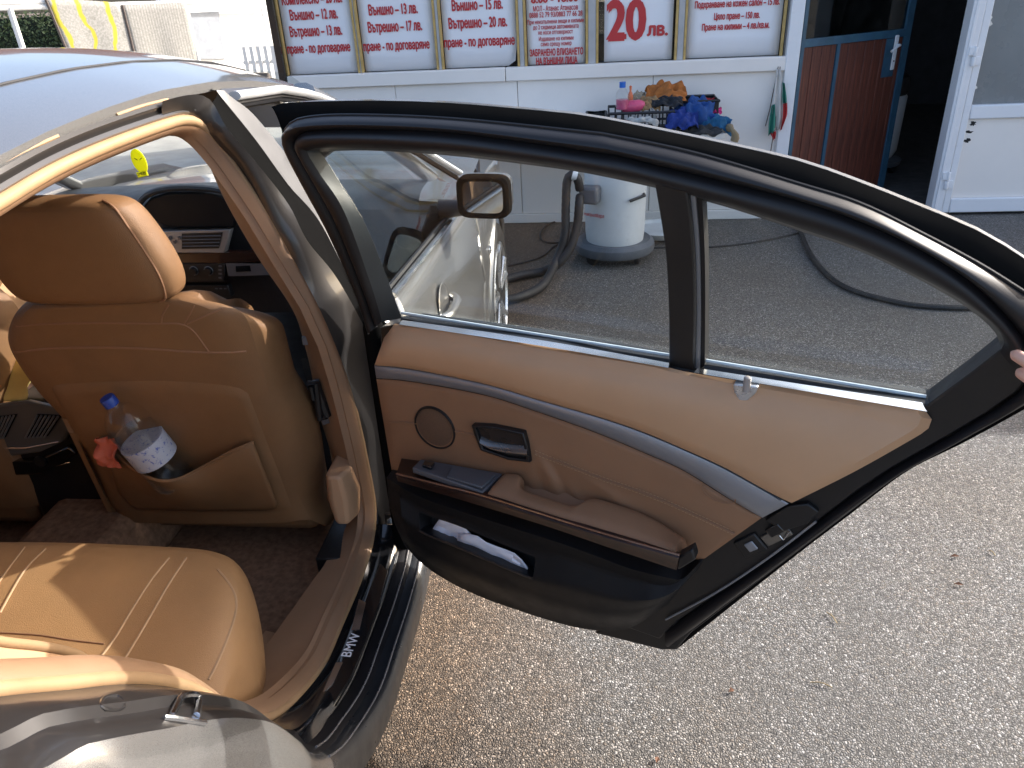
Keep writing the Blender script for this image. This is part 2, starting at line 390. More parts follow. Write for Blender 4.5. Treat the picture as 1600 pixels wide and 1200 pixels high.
# posters
PL = ['price poster listing 12 and 13 leva, leftmost beside the black post',
      'price poster listing 13 and 17 leva, second from the black post',
      'price poster listing 15 and 20 leva, with a curled bottom corner',
      'narrow opening-hours notice of many small red lines',
      'poster with a very large red 20',
      'rightmost price list poster with three lines ending at 4 leva']
T = {0: [('Комплексно – 20 лв.', 440, 534, 0, 12), ('Външно – 12 лв.', 453, 527, 24, 12), ('Вътрешно – 13 лв.', 453, 534, 50, 12), ('пране - по договаряне', 449, 547, 77, 11)],
     1: [('Комплексно – 25 лв.', 570, 662, -10, 12), ('Външно – 13 лв.', 576, 652, 16, 12), ('Вътрешно – 17 лв.', 575, 659, 43, 12), ('пране - по договаряне', 568, 671, 73, 11)],
     2: [('Комплексно – 30 лв.', 700, 792, -18, 12), ('Външно – 15 лв.', 706, 785, 9, 12), ('Вътрешно – 20 лв.', 701, 792, 37, 12), ('пране - по договаряне', 694, 804, 67, 11)],
     3: [('8:00 - 18:00', 830, 903, -1, 9), ('МОЛ - Атанас Атанасов', 833, 903, 14, 6), ('0888 52 79 93/0883 77 66 28', 827, 910, 24, 6), ('При неизпълнени вещи и килими', 824, 912, 35, 5), ('до 2 седмици автомивката', 833, 904, 43, 5), ('не носи отговорност', 841, 895, 51, 5), ('Издаване на килими', 842, 896, 61, 5), ('само срещу номер', 845, 893, 69, 5), ('ЗАБРАНЕНО ВЛИЗАНЕТО', 828, 911, 83, 8), ('НА ВЪНШНИ ЛИЦА', 838, 902, 96, 8)],
     4: [('20', 950, 1007, 32, 46), ('лв.', 1012, 1043, 46, 15)],
     5: [('Подхранване на кожен салон – 15 лв.', 1086, 1218, 8, 7.5), ('Цяло пране – 150 лв.', 1116, 1187, 26, 7.5), ('Пране на килими – 4 лв./кв.м.', 1097, 1202, 43, 7.5)]}
NW = Vector((0, -1, 0))
for i, (a, b) in enumerate(edges):
    pr = empty('price_poster', ((a+b)/2, W+.05, WZ0), PL[i], 'poster', 'red-print posters in the car wash windows')
    m = MB(); h = .012 if i != 4 else .035; n = 8
    rows = []
    for r in range(9):
        row = []
        for c in range(n+1):
            x = a+h*(i == 4)+(b-a-(h+.01)*(i == 4))*c/n; z = WZ0+.004+(1.05)*r/8 if r else WZ0+.004
            y = W+.05-.002*math.sin(c*.9+i)*math.sin(r*.7)
            if i == 2 and r == 0 and c == n: y -= .03; z += .035; x -= .01
            row.append((x, y, z))
        rows.append(row)
    m.grid(rows); m.build('sheet', PAPER, pr, solid=.002)
    for s, x0, x1, yy, hh in T[i]:
        A = at_y(x0, yy+(0 if i else 0), W+.044); B = at_y(x1, yy-(x1-x0)*.022, W+.044); B.z = A.z; 
        text(s, A, B, hh/1200*A.y*1.02*1.06, NW, RED, pr, bold=.032 if hh > 6 else .018)
# doorway: post, frame, boarded door leaf standing ajar
xp0, xp1 = wp(1228, 100).x, wp(1241, 100).x
MB().box(((xp0+xp1)/2+.005, W+.02, 1.16), (xp1-xp0+.03, .11, 2.32)).build('door_post', PVC, bld, bevel=.004)
hx = xp1+.03
fe = at_z(1376, 298, .02)
ux = (fe-Vector((hx, W+.05, .02))); leafw = ux.length; ux.normalize(); un = Vector((ux.y, -ux.x, 0))
def lf(a, z, d=0): v = Vector((hx, W+.05, 0))+ux*a+un*d; v.z = z; return v
dl = empty('boarded_door', lf(0, 0), 'blue steel door with red-brown boards standing ajar in the dark doorway', 'door')
def lbox(a0, a1, z0, z1, d0, d1): 
    m = MB(); m.prism([[(a0, z0), (a1, z0), (a1, z1), (a0, z1)]], lambda a, z, d: lf(a, z, d), d0, d1); return m
LW = leafw; zt = 2.05
zg = at_p(1400, 46, lf(0, 0), un).z
m = MB()
for a0, a1, z0, z1 in ((0, .03, .02, zt), (LW-.06, LW, .02, zt), (.03, LW-.06, zt-.06, zt), (.03, LW-.06, zg-.05, zg), (.03, LW-.06, .02, .06)):
    m.prism([[(a0, z0), (a1, z0), (a1, z1), (a0, z1)]], lf, -.02, .02)
m.build('steel_frame', BLUE, dl, smooth=False)
dv = at_p(1297, 150, lf(0, 0), un); dva = (dv-lf(0, 0)).dot(ux)
lbox(dva-.015, dva+.015, .061, zg-.051, -.018, .018).build('divider', BLUE, dl)
k = 0; a = .032
while a < LW-.075:
    a2 = min(a+.085, LW-.062)
    if a < dva-.016 < a2: a2 = dva-.016
    lbox(a+.001, a2-.002, .062, zg-.052, -.01, .01+.001*(k % 2)).build('board', DOORWOOD, dl, bevel=.003)
    a = a2 if abs(a2-(dva-.016)) > 1e-4 else dva+.016
    k += 1
lbox(.031, LW-.061, zg+.001, zt-.061, -.003, .003).build('pane', POSTERG, dl)
ph = at_p(1393, 82, lf(0, 0), un); ha = (ph-lf(0, 0)).dot(ux)
lbox(ha-.09, ha+.028, ph.z-.16, zg-.053, .0125, .017).build('lock_plate', BLUE, dl)
hp = lbox(ha-.016, ha+.016, ph.z-.115, ph.z+.115, .021, .03).build('handle_plate', PVC, dl, bevel=.006)
MB().tube([lf(ha, ph.z+.05, .03), lf(ha, ph.z+.05, .06), lf(ha-.03, ph.z+.045, .065), lf(ha-.085, ph.z+.015, .065)], .009, 8).build('lever', PVC, hp)
MB().lathe([(0.0, 0), (.006, 0), (.006, .0015), (0, .0015)], lf(ha, ph.z-.055, .0305), 10, un).build('keyhole', BLACKP, hp)
# right: white plastic frame with hinges and the glazed white leaf
xf0, xf1 = at_y(1478, 200, W).x, at_y(1500, 200, W).x
MB().box(((xf0+xf1)/2-.01, W+.02, 1.16), (.075, .11, 2.32)).build('door_frame', PVC, bld, bevel=.006)
MB().box(((xf0+xf1)/2-.02, W-.037, 1.16), (.02, .012, 2.3)).build('frame_bead', PVC, bld, bevel=.003)
gl = empty('glazed_door', (xf1+.4, W, 0), 'white plastic door with frosted pane and black scuffs at the right edge', 'door')
L0, L1 = (xf0+xf1)/2+.030, (xf0+xf1)/2+.93
gz = at_y(1540, 163, W).z
for a0, a1, z0, z1 in ((L0, L0+.05, .02, 2.2), (L1-.05, L1, .02, 2.2)):
    MB().box(((a0+a1)/2, W+.01, (z0+z1)/2), (a1-a0, .07, z1-z0)).build('stile', PVC, gl, bevel=.008)
for z0, z1 in ((.02, .12), (gz-.09, gz), (2.1, 2.2)):
    MB().box(((L0+L1)/2, W+.008, (z0+z1)/2), (L1-L0-.102, .066, z1-z0)).build('rail', PVC, gl, bevel=.008)
MB().box(((L0+L1)/2, W+.015, (gz+.03)/2), (L1-L0-.102, .03, gz-.211)).build('lower_panel', WHITEP, gl, bevel=.002)
FROST = M('frosted_pane', (.20, .215, .22), .3, var=.12, vs=2)
MB().box(((L0+L1)/2, W+.02, (gz+2.1)/2), (L1-L0-.102, .012, 2.1-gz-.002)).build('frosted_pane', FROST, gl)
for zz in (at_y(1489, 88, W).z, at_y(1459, 280, W).z):
    m = MB(); m.lathe([(.013, 0), (.013, .055)], (L0-.012, W-.045, zz-.06), 10); m.lathe([(.013, 0), (.013, .055)], (L0-.012, W-.045, zz+.0), 10)
    m.box((L0+.01, W-.031, zz-.03), (.04, .02, .05)); m.box((L0-.03, W-.041, zz+.03), (.04, .02, .05)); m.build('hinge', PVC, gl, bevel=.002)
def blotch(px, py, rx, rz, y, seed, mat, name, par, n=18):
    c = at_y(px, py, y); rnd = random.Random(seed); pts = []
    for i in range(n):
        t = 2*math.pi*i/n; k = rnd.uniform(.45, 1.1); pts.append((c.x+math.cos(t)*rx*k, c.z+math.sin(t)*rz*k))
    return MB().prism([pts], lambda a, b, d: Vector((a, d, b)), y-.0012, y).build(name, mat, par, smooth=False)
RESID = M('sticker_residue', (.75, .74, .7), .8)
SCUFF = M('black_scuff', (.015, .015, .015), .8)
blotch(1540, 32, .05, .065, W+.0135, 3, RESID, 'sticker_residue', gl); blotch(1516, 138, .06, .05, W+.0135, 9, RESID, 'sticker_residue', gl)
for q in ((1520, 193, .022, .02, 1), (1513, 206, .030, .010, 2), (1511, 220, .026, .018, 5)): blotch(q[0], q[1], q[2], q[3], W-.0006, q[4], SCUFF, 'scuff', gl)
MB().box(((L0+L1)/2+1.9, W+.06, 1.16), (2.88, .12, 2.32)).build('wall_panel', WHITEP, bld)
# flags hanging from the rail end
fl = empty('flag_bundle', wp(1205, 130, W-.06), 'small white, green and red flags hanging in a bundle by the doorway', 'flag')
def flagcloth(pts_l, pts_r, mat, name, y):
    n = 10; L = pxs(pts_l, n); Rr = pxs(pts_r, n); rows = []
    for i in range(n):
        a = at_y(*L[i], y); b = at_y(*Rr[i], y); rows.append([a.lerp(b, k/6)+Vector((0, -.012*math.sin(k*1.6+i*.2)-.004, 0)) for k in range(7)])
    MB().grid(rows).build(name, mat, fl, solid=.0015)
FW, FG, FR = M('flag_white', (.62, .60, .57), .8), M('flag_green', (.03, .20, .15), .8), M('flag_red', (.50, .04, .04), .8)
flagcloth([(1213, 108), (1208, 150), (1206, 190), (1210, 203)], [(1220, 108), (1222, 150), (1222, 190), (1218, 203)], FW, 'white_cloth', W-.05)
flagcloth([(1222, 128), (1222, 150), (1223, 162)], [(1226, 130), (1229, 148), (1230, 160)], FG, 'green_cloth', W-.055)
flagcloth([(1223, 162), (1222, 185), (1218, 205)], [(1230, 160), (1230, 180), (1222, 200)], FR, 'red_cloth', W-.055)
flagcloth([(1205, 165), (1201, 190), (1200, 212)], [(1211, 162), (1212, 190), (1210, 206)], FG, 'green_cloth', W-.07)
flagcloth([(1203, 208), (1206, 214), (1209, 219)], [(1212, 204), (1213, 209), (1212, 214)], FR, 'red_cloth', W-.07)
for q in (((1216, 104), (1203, 170), (1196, 197)), ((1219, 104), (1213, 180), (1204, 238))):
    MB().tube([at_y(a, b, W-.045) for a, b in q], .003, 6).build('flag_stick', M('stick', (.08, .05, .03), .6), fl)

# ------------------------------------------------------------------ left background: railing, hung carpets, white buildings, hedge
BW = M('sunlit_white_render', (.62, .62, .61), .7, var=.04)
wb = empty('white_building', (-5.1, 16.0, 0), 'sunlit white building with pale grey door behind the hung rugs', 'building')
FV = Vector((.85, -.53, 0)).normalized()

def wbp(px, py, d=0): return at_p(px, py, Vector((-5.1, 16.0, 0))+FV*(.104+d), FV)
wA, wB = wbp(262, 60, -.104), wbp(470, 60, -.104); wA.z = wB.z = 1.5
MB().box((wA+wB)/2, ((wB-wA).length, .2, 3.0), math.atan2(FV.x, -FV.y)).build('wall', BW, wb)
m = MB()
for q in (((297, 20), (342, 18), (352, 92), (306, 92)),):
    vs_ = [wbp(*p, .0) for p in q]+[wbp(*p, .03) for p in q]; m.add(vs_, [(0, 1, 2, 3), (7, 6, 5, 4), (0, 4, 5, 1), (1, 5, 6, 2), (2, 6, 7, 3), (3, 7, 4, 0)])
m.build('door_leaf', M('pale_grey_door', (.26, .285, .32), .5), wb)
for pa, pb, r in (((290, 13), (415, 11), .03), ((408, 10), (425, 95), .02)): MB().tube([wbp(*pa, .12), wbp(*pb, .12)], r, 8).build('gutter_pipe', M('pipe_white', (.7, .7, .7), .5), wb)
MB().box((-8.4, 19.0, 2.9), (8, .3, 2.4), R(25)).build('brick_gable', M('red_brick_wall', (.32, .13, .07), .8, var=.3, vs=20), wb)
rk = empty('drying_rack', at_z(60, 400, 0), 'white tubular railing used to dry rugs at the far left', 'railing')
RP, RN = Vector((-5.6, 12.2, 0)), Vector((.80, -.6, 0)).normalized()
def rp(px, py, d=0): return at_p(px, py, RP+RN*d, RN)
for pa, pb, r in (((-60, 14), (300, 4), .036), ((-60, 5), (70, 3), .03)): MB().tube([rp(*pa), rp(*pb)], r, 8).build('rail', BW, rk)
for px in (14, 290):
    a = rp(px, 10); MB().tube([a, Vector((a.x+.02, a.y, 0))], .04, 8).build('post', BW, rk)
a, b = rp(14, 12), rp(36, 75); MB().tube([a, b, b+(b-a)*.9], .03, 8).build('brace', BW, rk)
def rugmat(name, yellow):
    m_, t, p = nodes(name); c0 = (.80, .78, .70)
    n1 = noise_t(t, 40, 4); c = mixc(t, ramp(t, n1, .35, .65), (.24, .235, .215), (.36, .35, .325))
    if yellow:
        wv = N(t, 'ShaderNodeTexWave', Scale=1.6, Distortion=5.0, Detail=3); t.links.new(coords(t), wv.inputs['Vector'])
        c = mixc(t, ramp(t, wv.outputs['Fac'], .86, .95), c, (.42, .36, .04))
        n2 = noise_t(t, 14, 3); c = mixc(t, ramp(t, n2, .6, .66, 0, .4), c, (.17, .155, .13))
    else:
        wv = N(t, 'ShaderNodeTexWave', Scale=12, Distortion=.6); t.links.new(coords(t), wv.inputs['Vector']); c = mixc(t, ramp(t, wv.outputs['Fac'], .4, .9, 0, .5), c, (.17, .165, .155))
    t.links.new(c, p.inputs['Base Color']); p.inputs['Roughness'].default_value = .95; return m_
def rug(tl, tr, bl, br, mat, label, edge):
    r0 = empty('hung_rug', rp(*bl), label, 'rug', 'rugs hung on the railing'); n = 14; rows = []
    for side in (0,):
        for i in range(n):
            t = i/(n-1); A = Vector((tl[0]+(bl[0]-tl[0])*t, tl[1]+(bl[1]-tl[1])*t, 0)); B = Vector((tr[0]+(br[0]-tr[0])*t, tr[1]+(br[1]-tr[1])*t, 0))
            rows.append([rp(A.x+(B.x-A.x)*k/n, A.y+(B.y-A.y)*k/n, .05+.02*math.sin(k*.8)*t) for k in range(n+1)])
    MB().grid(rows).build('pile', mat, r0, solid=.014)
    MB().tube([r[0] for r in rows], .018, 6).build('binding', edge, r0); return r0
DKB = M('rug_edge', (.10, .08, .07), .9)
rug((70, -4), (186, 4), (134, 150), (246, 148), rugmat('cream_yellow_rug', True), 'cream rug with yellow wave pattern hung on the railing', DKB)
rug((191, 8), (290, 3), (226, 150), (322, 146), rugmat('cream_plain_rug', False), 'plain cream rug hung right of the yellow-patterned one', DKB)
# hedge behind the railing
hg = MB(); rnd = random.Random(5); HC = at_y(45, 60, 16.5)
for i in range(9000):
    c = Vector((HC.x+rnd.uniform(-3.2, 2.4), HC.y+rnd.uniform(-.15, .45), rnd.uniform(.05, HC.z+.5)))
    a = Vector((rnd.gauss(0, 1), rnd.gauss(0, 1), rnd.gauss(0, 1))).normalized(); b = a.orthogonal().normalized(); s_ = rnd.uniform(.02, .045)
    hg.add([c-a*s_, c+b*s_*.5, c+a*s_, c-b*s_*.5], [(0, 1, 2, 3)])
hd = empty('hedge', (HC.x, HC.y, 0), 'dark clipped hedge behind the railing at the top left', 'hedge')
hg.build('foliage', M('hedge_leaf', (.035, .06, .02), .7, var=.5, vs=3), hd, smooth=False, kind='stuff')
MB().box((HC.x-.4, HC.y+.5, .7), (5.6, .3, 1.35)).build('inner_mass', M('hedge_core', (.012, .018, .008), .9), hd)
for i in range(6):
    x = HC.x-1.8+i*.65; MB().tube([(x, HC.y+.2, 0), (x+.03, HC.y+.22, .5)], .02, 6).build('stem', M('stem_bark', (.05, .035, .02), .9), hd)
# low striped barrier near the building corner
lb = empty('low_barrier', at_y(400, 95, 13.2), 'low red and white barrier partly hidden by the roof edge', 'barrier')
for i in range(9):
    x = at_y(385, 95, 13.2).x+i*.12; MB().box((x, 13.2, .42), (.06, .03, .84)).build('paling', FR if i == 7 else BW, lb)
MB().box((at_y(385, 95, 13.2).x+.48, 13.23, .6), (1.1, .02, .05)).build('rail', BW, lb)

# ================================================================== the car
car = empty('car', (0, 1.6, 0), 'warm silver saloon car with tan leather cabin, rear door wide open', 'car')
def xo(z): return lerpt(z, [.3, .6, .9, 1.0, 1.2, 1.4, 1.5], [.78, .78, .765, .745, .67, .585, .54])     # door-opening surface
def xb(z): return lerpt(z, [.15, .25, .4, .6, .8, .95, 1.0, 1.1, 1.2, 1.42, 1.5], [.86, .91, .94, .95, .94, .91, .88, .805, .738, .612, .565])   # outer skin
def sx(px, py, dx=0): return at_f(px, py, lambda P: P.x-xo(P.z)-dx)
def bx_(px, py, dx=0): return at_f(px, py, lambda P: P.x-xb(P.z)-dx)

# ---- opening seal: traced round the rear doorway
SEALPX = [(-60, 360), (0, 318), (85, 268), (170, 230), (255, 199), (287, 193), (312, 203), (345, 240), (395, 312), (450, 402), (505, 500), (540, 602), (564, 705), (575, 760), (580, 800), (575, 848), (555, 908), (527, 972), (502, 1028), (472, 1068), (430, 1106), (388, 1120), (352, 1107), (320, 1085), (285, 1067), (222, 1055), (158, 1054), (95, 1060), (0, 1067), (-60, 1075)]
SP = [sx(*p) for p in SEALPX]
# behind the frame the opening closes along the rear pillar
SP2 = SP+[Vector((.72, .42, 1.08)), Vector((.66, .52, 1.22)), Vector((.61, .70, 1.34))]
LOOP = crom(SP2, 260, True)
for p in LOOP: p.x = xo(p.z)+(0 if p.z > .36 else 0)
ctr = Vector((.7, 1.15, .85))
n_ = len(LOOP)
def outward(i):
    T = (LOOP[(i+1) % n_]-LOOP[(i-1) % n_]); nn = Vector((0, -T.z, T.y)).normalized()
    c = LOOP[i]-ctr; c.x = 0
    return nn if nn.dot(c) > 0 else -nn
OUT = [outward(i) for i in range(n_)]
for _ in range(3): OUT = [((OUT[i-1]+OUT[i]*2+OUT[(i+1) % n_])/4).normalized() for i in range(n_)]
def ring(off, dx): return [LOOP[i]+OUT[i]*off+Vector((dx, 0, 0)) for i in range(n_)]
def sscale(i):
    p = LOOP[i]
    if p.y > 1.45: return .55+.45*min(1, max(0, (p.z-1.36)/.05))
    if p.z < .36: return .62
    if p.y < 1.2 and p.z < .6: return .62+.38*min(1, (p.z-.36)/.2)
    return 1
SC = [sscale(i) for i in range(n_)]
for _ in range(4): SC = [(SC[i-1]+SC[i]*2+SC[(i+1) % n_])/4 for i in range(n_)]
def ring2(o, d): return [LOOP[i]+OUT[i]*(.006+(o-.006)*SC[i])+Vector((d*SC[i]+.006*(1-SC[i]), 0, 0)) for i in range(n_)]
rows = []
for k in range(12):
    a = 2*math.pi*k/12
    rows.append(ring2(.006+math.cos(a)*.0115, math.sin(a)*.015+.004))
MB().grid([list(r) for r in zip(*rows)], cu=True, cv=True).build('door_seal', SEALB, car)
rows = [ring2(o, d) for o, d in ((.000, .012), (-.006, .009), (-.013, .002), (-.020, -.012))]+[ring(-.022, -.03)]
MB().grid([list(r) for r in zip(*rows)], cv=True).build('seal_lip', TRIMB, car)
# ---- jamb behind the seal: sill, rear arch, pillar, roof edge
def seg(cond): return [i for i in range(n_) if cond(LOOP[i])]
def idx_near(P): return min(range(n_), key=lambda i: (LOOP[i]-P).length)
iTop, iB0, iB1, iArch = idx_near(SP[5]), idx_near(SP[9]), idx_near(SP[14]), idx_near(SP[21])
def jamb(i0, i1, prof, name, mat, par=car, step=1, **k):
    idx = []
    i = i0
    while True:
        idx.append(i % n_)
        if i % n_ == i1 % n_: break
        i += 1
    rows_ = [[LOOP[i]+OUT[i]*o+Vector((d, 0, 0)) for o, d in prof] for i in idx]
    return MB().grid(rows_).build(name, mat, par, **k)
iEnd = idx_near(SP2[-1]); iRear = idx_near(SP2[-3])
# sill and rear arch
SILLP = [(.010, .012), (.016, .02), (.020, .030), (.022, .055), (.030, .068), (.046, .074), (.050, .098), (.058, .108), (.062, .13), (.075, .142), (.10, .147), (.14, .146)]
ARCHP = [(.010, .012), (.014, .03), (.016, .075), (.020, .092), (.032, .100), (.036, .118), (.040, .132), (.046, .142), (.055, .148), (.065, .152), (.075, .155), (.085, .157)]
i0, i1 = iB1+2, iRear
idx = list(range(i0, i1+1)); rows = []
for i in idx:
    z = LOOP[i].z; f = min(1, max(0, (z-.40)/.22)) if LOOP[i].y < 1.1 else 0
    rows.append([LOOP[i]+OUT[i]*(a[0]*(1-f)+b[0]*f)+Vector((a[1]*(1-f)+b[1]*f, 0, 0)) for a, b in zip(SILLP, ARCHP)])
isp = next(k for k, i in enumerate(idx) if LOOP[i].y < .98 and LOOP[i].z > .50)
MB().grid([r[0:6] for r in rows[:isp]]).build('sill', GLOSSB, car)
MB().grid([r[5:8] for r in rows[:isp]]).build('sill_strip', RUBBER, car)
MB().grid([r[7:] for r in rows[:isp]]).build('sill_cover', M('sill_cladding', (.014, .016, .019), .35, var=.1, coat=.3), car)
MB().grid([r[:8] for r in rows[isp-1:]]).build('wheel_arch_jamb', PAINTD, car)
MB().grid([r[7:] for r in rows[isp-1:]]).build('quarter_edge', PAINT, car)
ARCHROWS = rows[isp-1:]
for k, rr in ((6, .0022), (8, .0022)):
    MB().tube([r[k]+Vector((0, 0, .001)) for r in rows[:isp]], rr, 6).build('sill_edge', M('sill_edge_line', (.2, .2, .21), .3, metal=.5), car)
# B pillar jamb
def bandpx(A, B, fa, fb, n=30, k=4, bulge=None):
    a = pxs(A, n); b = pxs(B, n); out = []
    for p, q in zip(a, b):
        P, Q = fa(*p), fb(*q); out.append([P.lerp(Q, j/k)+(bulge(j/k) if bulge else Vector((0, 0, 0))) for j in range(k+1)])
    return out
jA = [(258, 187), (285, 180), (304, 185), (322, 202), (342, 227), (382, 274), (450, 390), (499, 482), (537, 573), (562, 657), (580, 744), (589, 790), (590, 830), (580, 870)]
jB = [(254, 158), (285, 150), (312, 148), (332, 160), (356, 202), (397, 250), (450, 318), (480, 376), (522, 428), (562, 497), (592, 562), (606, 660), (622, 740), (640, 830), (640, 880)]
jC = [(338, 141), (346, 152), (400, 219), (450, 288), (503, 352), (566, 482), (594, 545)]
jD = [(350, 141), (362, 152), (400, 183), (470, 272), (512, 347), (580, 480), (600, 530)]
def pline(pl, dx, n=60): return [sx(a, b, dx) for a, b in pxs(pl, n)]
PA, PB = pline(jA, .012, 70), pline(jB, .055, 70)
MB().grid([[p.lerp(q, j/6)+Vector((0, -.008*math.sin(math.pi*j/6), 0)) for j in range(7)] for p, q in zip(PA, PB)]).build('pillar_jamb', PAINTD, car)
# roof edge: channel under the rail
jamb(0, iTop, [(.014, .010), (.020, .016), (.026, .012), (.034, .014), (.040, .022), (.046, .020)], 'roof_channel', PAINTD)
jamb(iEnd-24, iEnd, [(.014, .010), (.020, .016), (.026, .012), (.034, .014), (.040, .022), (.046, .020)], 'roof_channel', PAINTD)
for q in (((182, 180), (262, 156)), ((-10, 262), (90, 213))):
    MB().tube([sx(*p, .022) for p in pxs([q[0], ((q[0][0]+q[1][0])/2, (q[0][1]+q[1][1])/2-2), q[1]], 8)], .0035, 6).build('channel_strip', SEALB, car)

MB().tube([(.862, 1.592, z) for z in (.28, .4, .6, .8, .93, .98)], [.024]*5+[.012], 10).build('sun_gap_blocker', MATTEB, car)  # added tube plugging the hinge gap to stop a stray sun spot
# ---- roof with its side rails
YS = [-.62, -.35, -.1, .15, .4, .65, .80, .956, 1.088, 1.24, 1.425, 1.62, 1.80, 1.95, 2.10]
ZE = [1.13, 1.20, 1.27, 1.335, 1.386, 1.422, 1.440, 1.454, 1.466, 1.474, 1.478, 1.470, 1.452, 1.427, 1.39]
ZC = [1.17, 1.26, 1.35, 1.42, 1.475, 1.51, 1.525, 1.538, 1.546, 1.552, 1.555, 1.552, 1.542, 1.526, 1.495]
rows = []
for y in [2.10-.06*i for i in range(39)]:
    ze, zc = lerpt(y, YS, ZE), lerpt(y, YS, ZC); xe = xb(ze)-.002; row = []
    for k in range(-22, 23):
        t = k/22; x = t*xe
        row.append((x, y-(.06*(1-t*t) if False else 0), ze+(zc-ze)*(1-abs(t)**2.4)-.0))
    # turned-down drip edge
    row = [(-xe-.002, y, ze-.018)]+row+[(xe+.002, y, ze-.018)]
    rows.append([Vector(p) for p in row])
MB().grid([r for r in rows if r[0].y > .1]).build('roof', PAINT, car, ang=60)
MB().grid([[v+Vector((0, 0, -.035)) for v in r[3:-3]] for r in rows if r[0].y > .12]).build('headliner', M('headliner', (.34, .24, .15), .9), car)
for s in (-1, 1):
    pts = []
    for y in [.1+.05*i for i in range(41)]:
        ze, zc = lerpt(y, YS, ZE), lerpt(y, YS, ZC); x = (xb(ze)-.002)*.72; pts.append(Vector((s*x, y, ze+(zc-ze)*(1-.72**2.4)+.0005)))
    MB().tube(pts, .0028, 6).build('roof_joint', RUBBER, car)
# ---- pillars both sides and glass
def xpil(y): return 0
for s in (-1, 1):
    A = crom([(s*.612, 2.06, 1.395), (s*.64, 2.3, 1.30), (s*.69, 2.62, 1.14), (s*.735, 2.95, .97)], 14)
    MB().tube(A, [.038]*14, 10, sq=.6).build('windscreen_pillar', PAINT, car)
    Cp = [[Vector((s*(xb(z)-.004), y0+(y1-y0)*k/5, z)) for k in range(6)] for z, y0, y1 in ((.97, .42, -.72), (1.08, .40, -.62), (1.2, .50, -.45), (1.3, .60, -.2), (1.40, .80, .16))]
    if s < 0: MB().grid(Cp).build('rear_pillar', PAINT, car)
for y, z0 in ((1.62, .97),): MB().tube([(-.86, y, .95), (-.63, y, 1.43)], .035, 8).build('door_pillar', BLACKP, car)
WSH, WSB = (.57, 2.09, 1.478), (.70, 2.97, .965)
MB().grid([[Vector((WSH[0]*t+(WSB[0]-WSH[0])*t*k/10, WSH[1]+(WSB[1]-WSH[1])*k/10+.06*(1-t*t)*math.sin(math.pi*k/10*.5), WSH[2]-.04*t*t+(WSB[2]-WSH[2])*k/10+.02*math.sin(math.pi*k/10))) for t in [j/8 for j in range(-8, 9)]] for k in range(11)]).build('windscreen', SCREEN_G, car)
MB().grid([[Vector((t*(.54+.06*k/6), .12-.72*k/6, lerpt(.12-.72*k/6, YS, ZC)-.02)) for t in (-1, -.5, 0, .5, 1)] for k in range(7)]).build('rear_window', DARKG, car)
MB().grid([[Vector((-xb(z)+.012, y, z)) for z in (.96, 1.1, 1.25, min(1.42, lerpt(y, YS, ZE)-.01))] for y in [.62+.12*i for i in range(13)]]).build('side_window', DARKG, car)
# ---- outer body
def taper(y): return 1-.9*max(0, (y-3.2)/1.2)**2*.16-.9*max(0, (-.2-y)/1.2)**2*.12
FY, RY, WZC, AR = 3.30, .28, .345, .375
def zlow(y):
    for c in (FY, RY):
        if abs(y-c) < AR: return WZC+math.sqrt(AR*AR-(y-c)**2)
    return .19
def side(s, y0, y1, name, mat, ztop, ny=24, nz=12, shade=None, par=car):
    rows_ = []
    for i in range(ny+1):
        y = y0+(y1-y0)*i/ny; zl = zlow(y); zt_ = ztop(y)
        rows_.append([Vector((s*xb(zl+(zt_-zl)*k/nz)*taper(y), y, zl+(zt_-zl)*k/nz)) for k in range(nz+1)])
    return MB().grid(rows_).build(name, mat, par, solid=.004)
belt = lambda y: lerpt(y, [-1.3, .4, 1.6, 2.8, 4.3], [.93, .985, .985, .935, .70])
for s in (-1, 1):
    side(s, 2.78, 4.28, 'front_fender', PAINT, lambda y: lerpt(y, [2.78, 3.3, 3.9, 4.28], [.93, .92, .86, .72]), 40)
    # lip of the arch
    MB().tube([(s*(xb(WZC+AR*math.sin(a))*taper(FY+AR*math.cos(a))-.004), FY+AR*math.cos(a), WZC+AR*math.sin(a)) for a in [math.pi*k/20 for k in range(21)]], .012, 6).build('arch_lip', PAINT, car)
side(-1, 1.64, 2.775, 'front_door', PAINT, belt); side(-1, .66, 1.635, 'rear_door', PAINT, belt); side(-1, -1.3, .655, 'rear_fender', PAINT, belt, 40)
# right rear quarter panel: from the doorway's edge back to the arch and the tail
rows = []
for r in ARCHROWS:
    p = r[-1]; z = p.z; y0 = p.y; row = [p.copy()]
    if z < WZC+AR: y1 = max(RY+math.sqrt(max(0, AR*AR-(z-WZC)**2)), .0)
    else: y1 = -1.3
    y1 = min(y1, y0-.02)
    for k in range(1, 13):
        y = y0+(y1-y0)*(k/12)**1.3; row.append(Vector((xb(z)*taper(y)+(p.x-xb(z))*(1-k/12)**2, y, z)))
    rows.append(row)
MB().grid(rows).build('quarter_panel', PAINT, car)
a = ARCHROWS[-1][-1]
rows = []
for z, y0, y1 in ((a.z, a.y, -1.3), (1.02, .35, -.9), (1.08, .40, -.62), (1.2, .50, -.45), (1.3, .60, -.2), (1.42, .80, .14)):
    rows.append([Vector((max(xb(z)-.002, 0)*taper(y0+(y1-y0)*k/8), y0+(y1-y0)*k/8, z)) for k in range(9)])
MB().grid(rows).build('rear_pillar', PAINT, car)
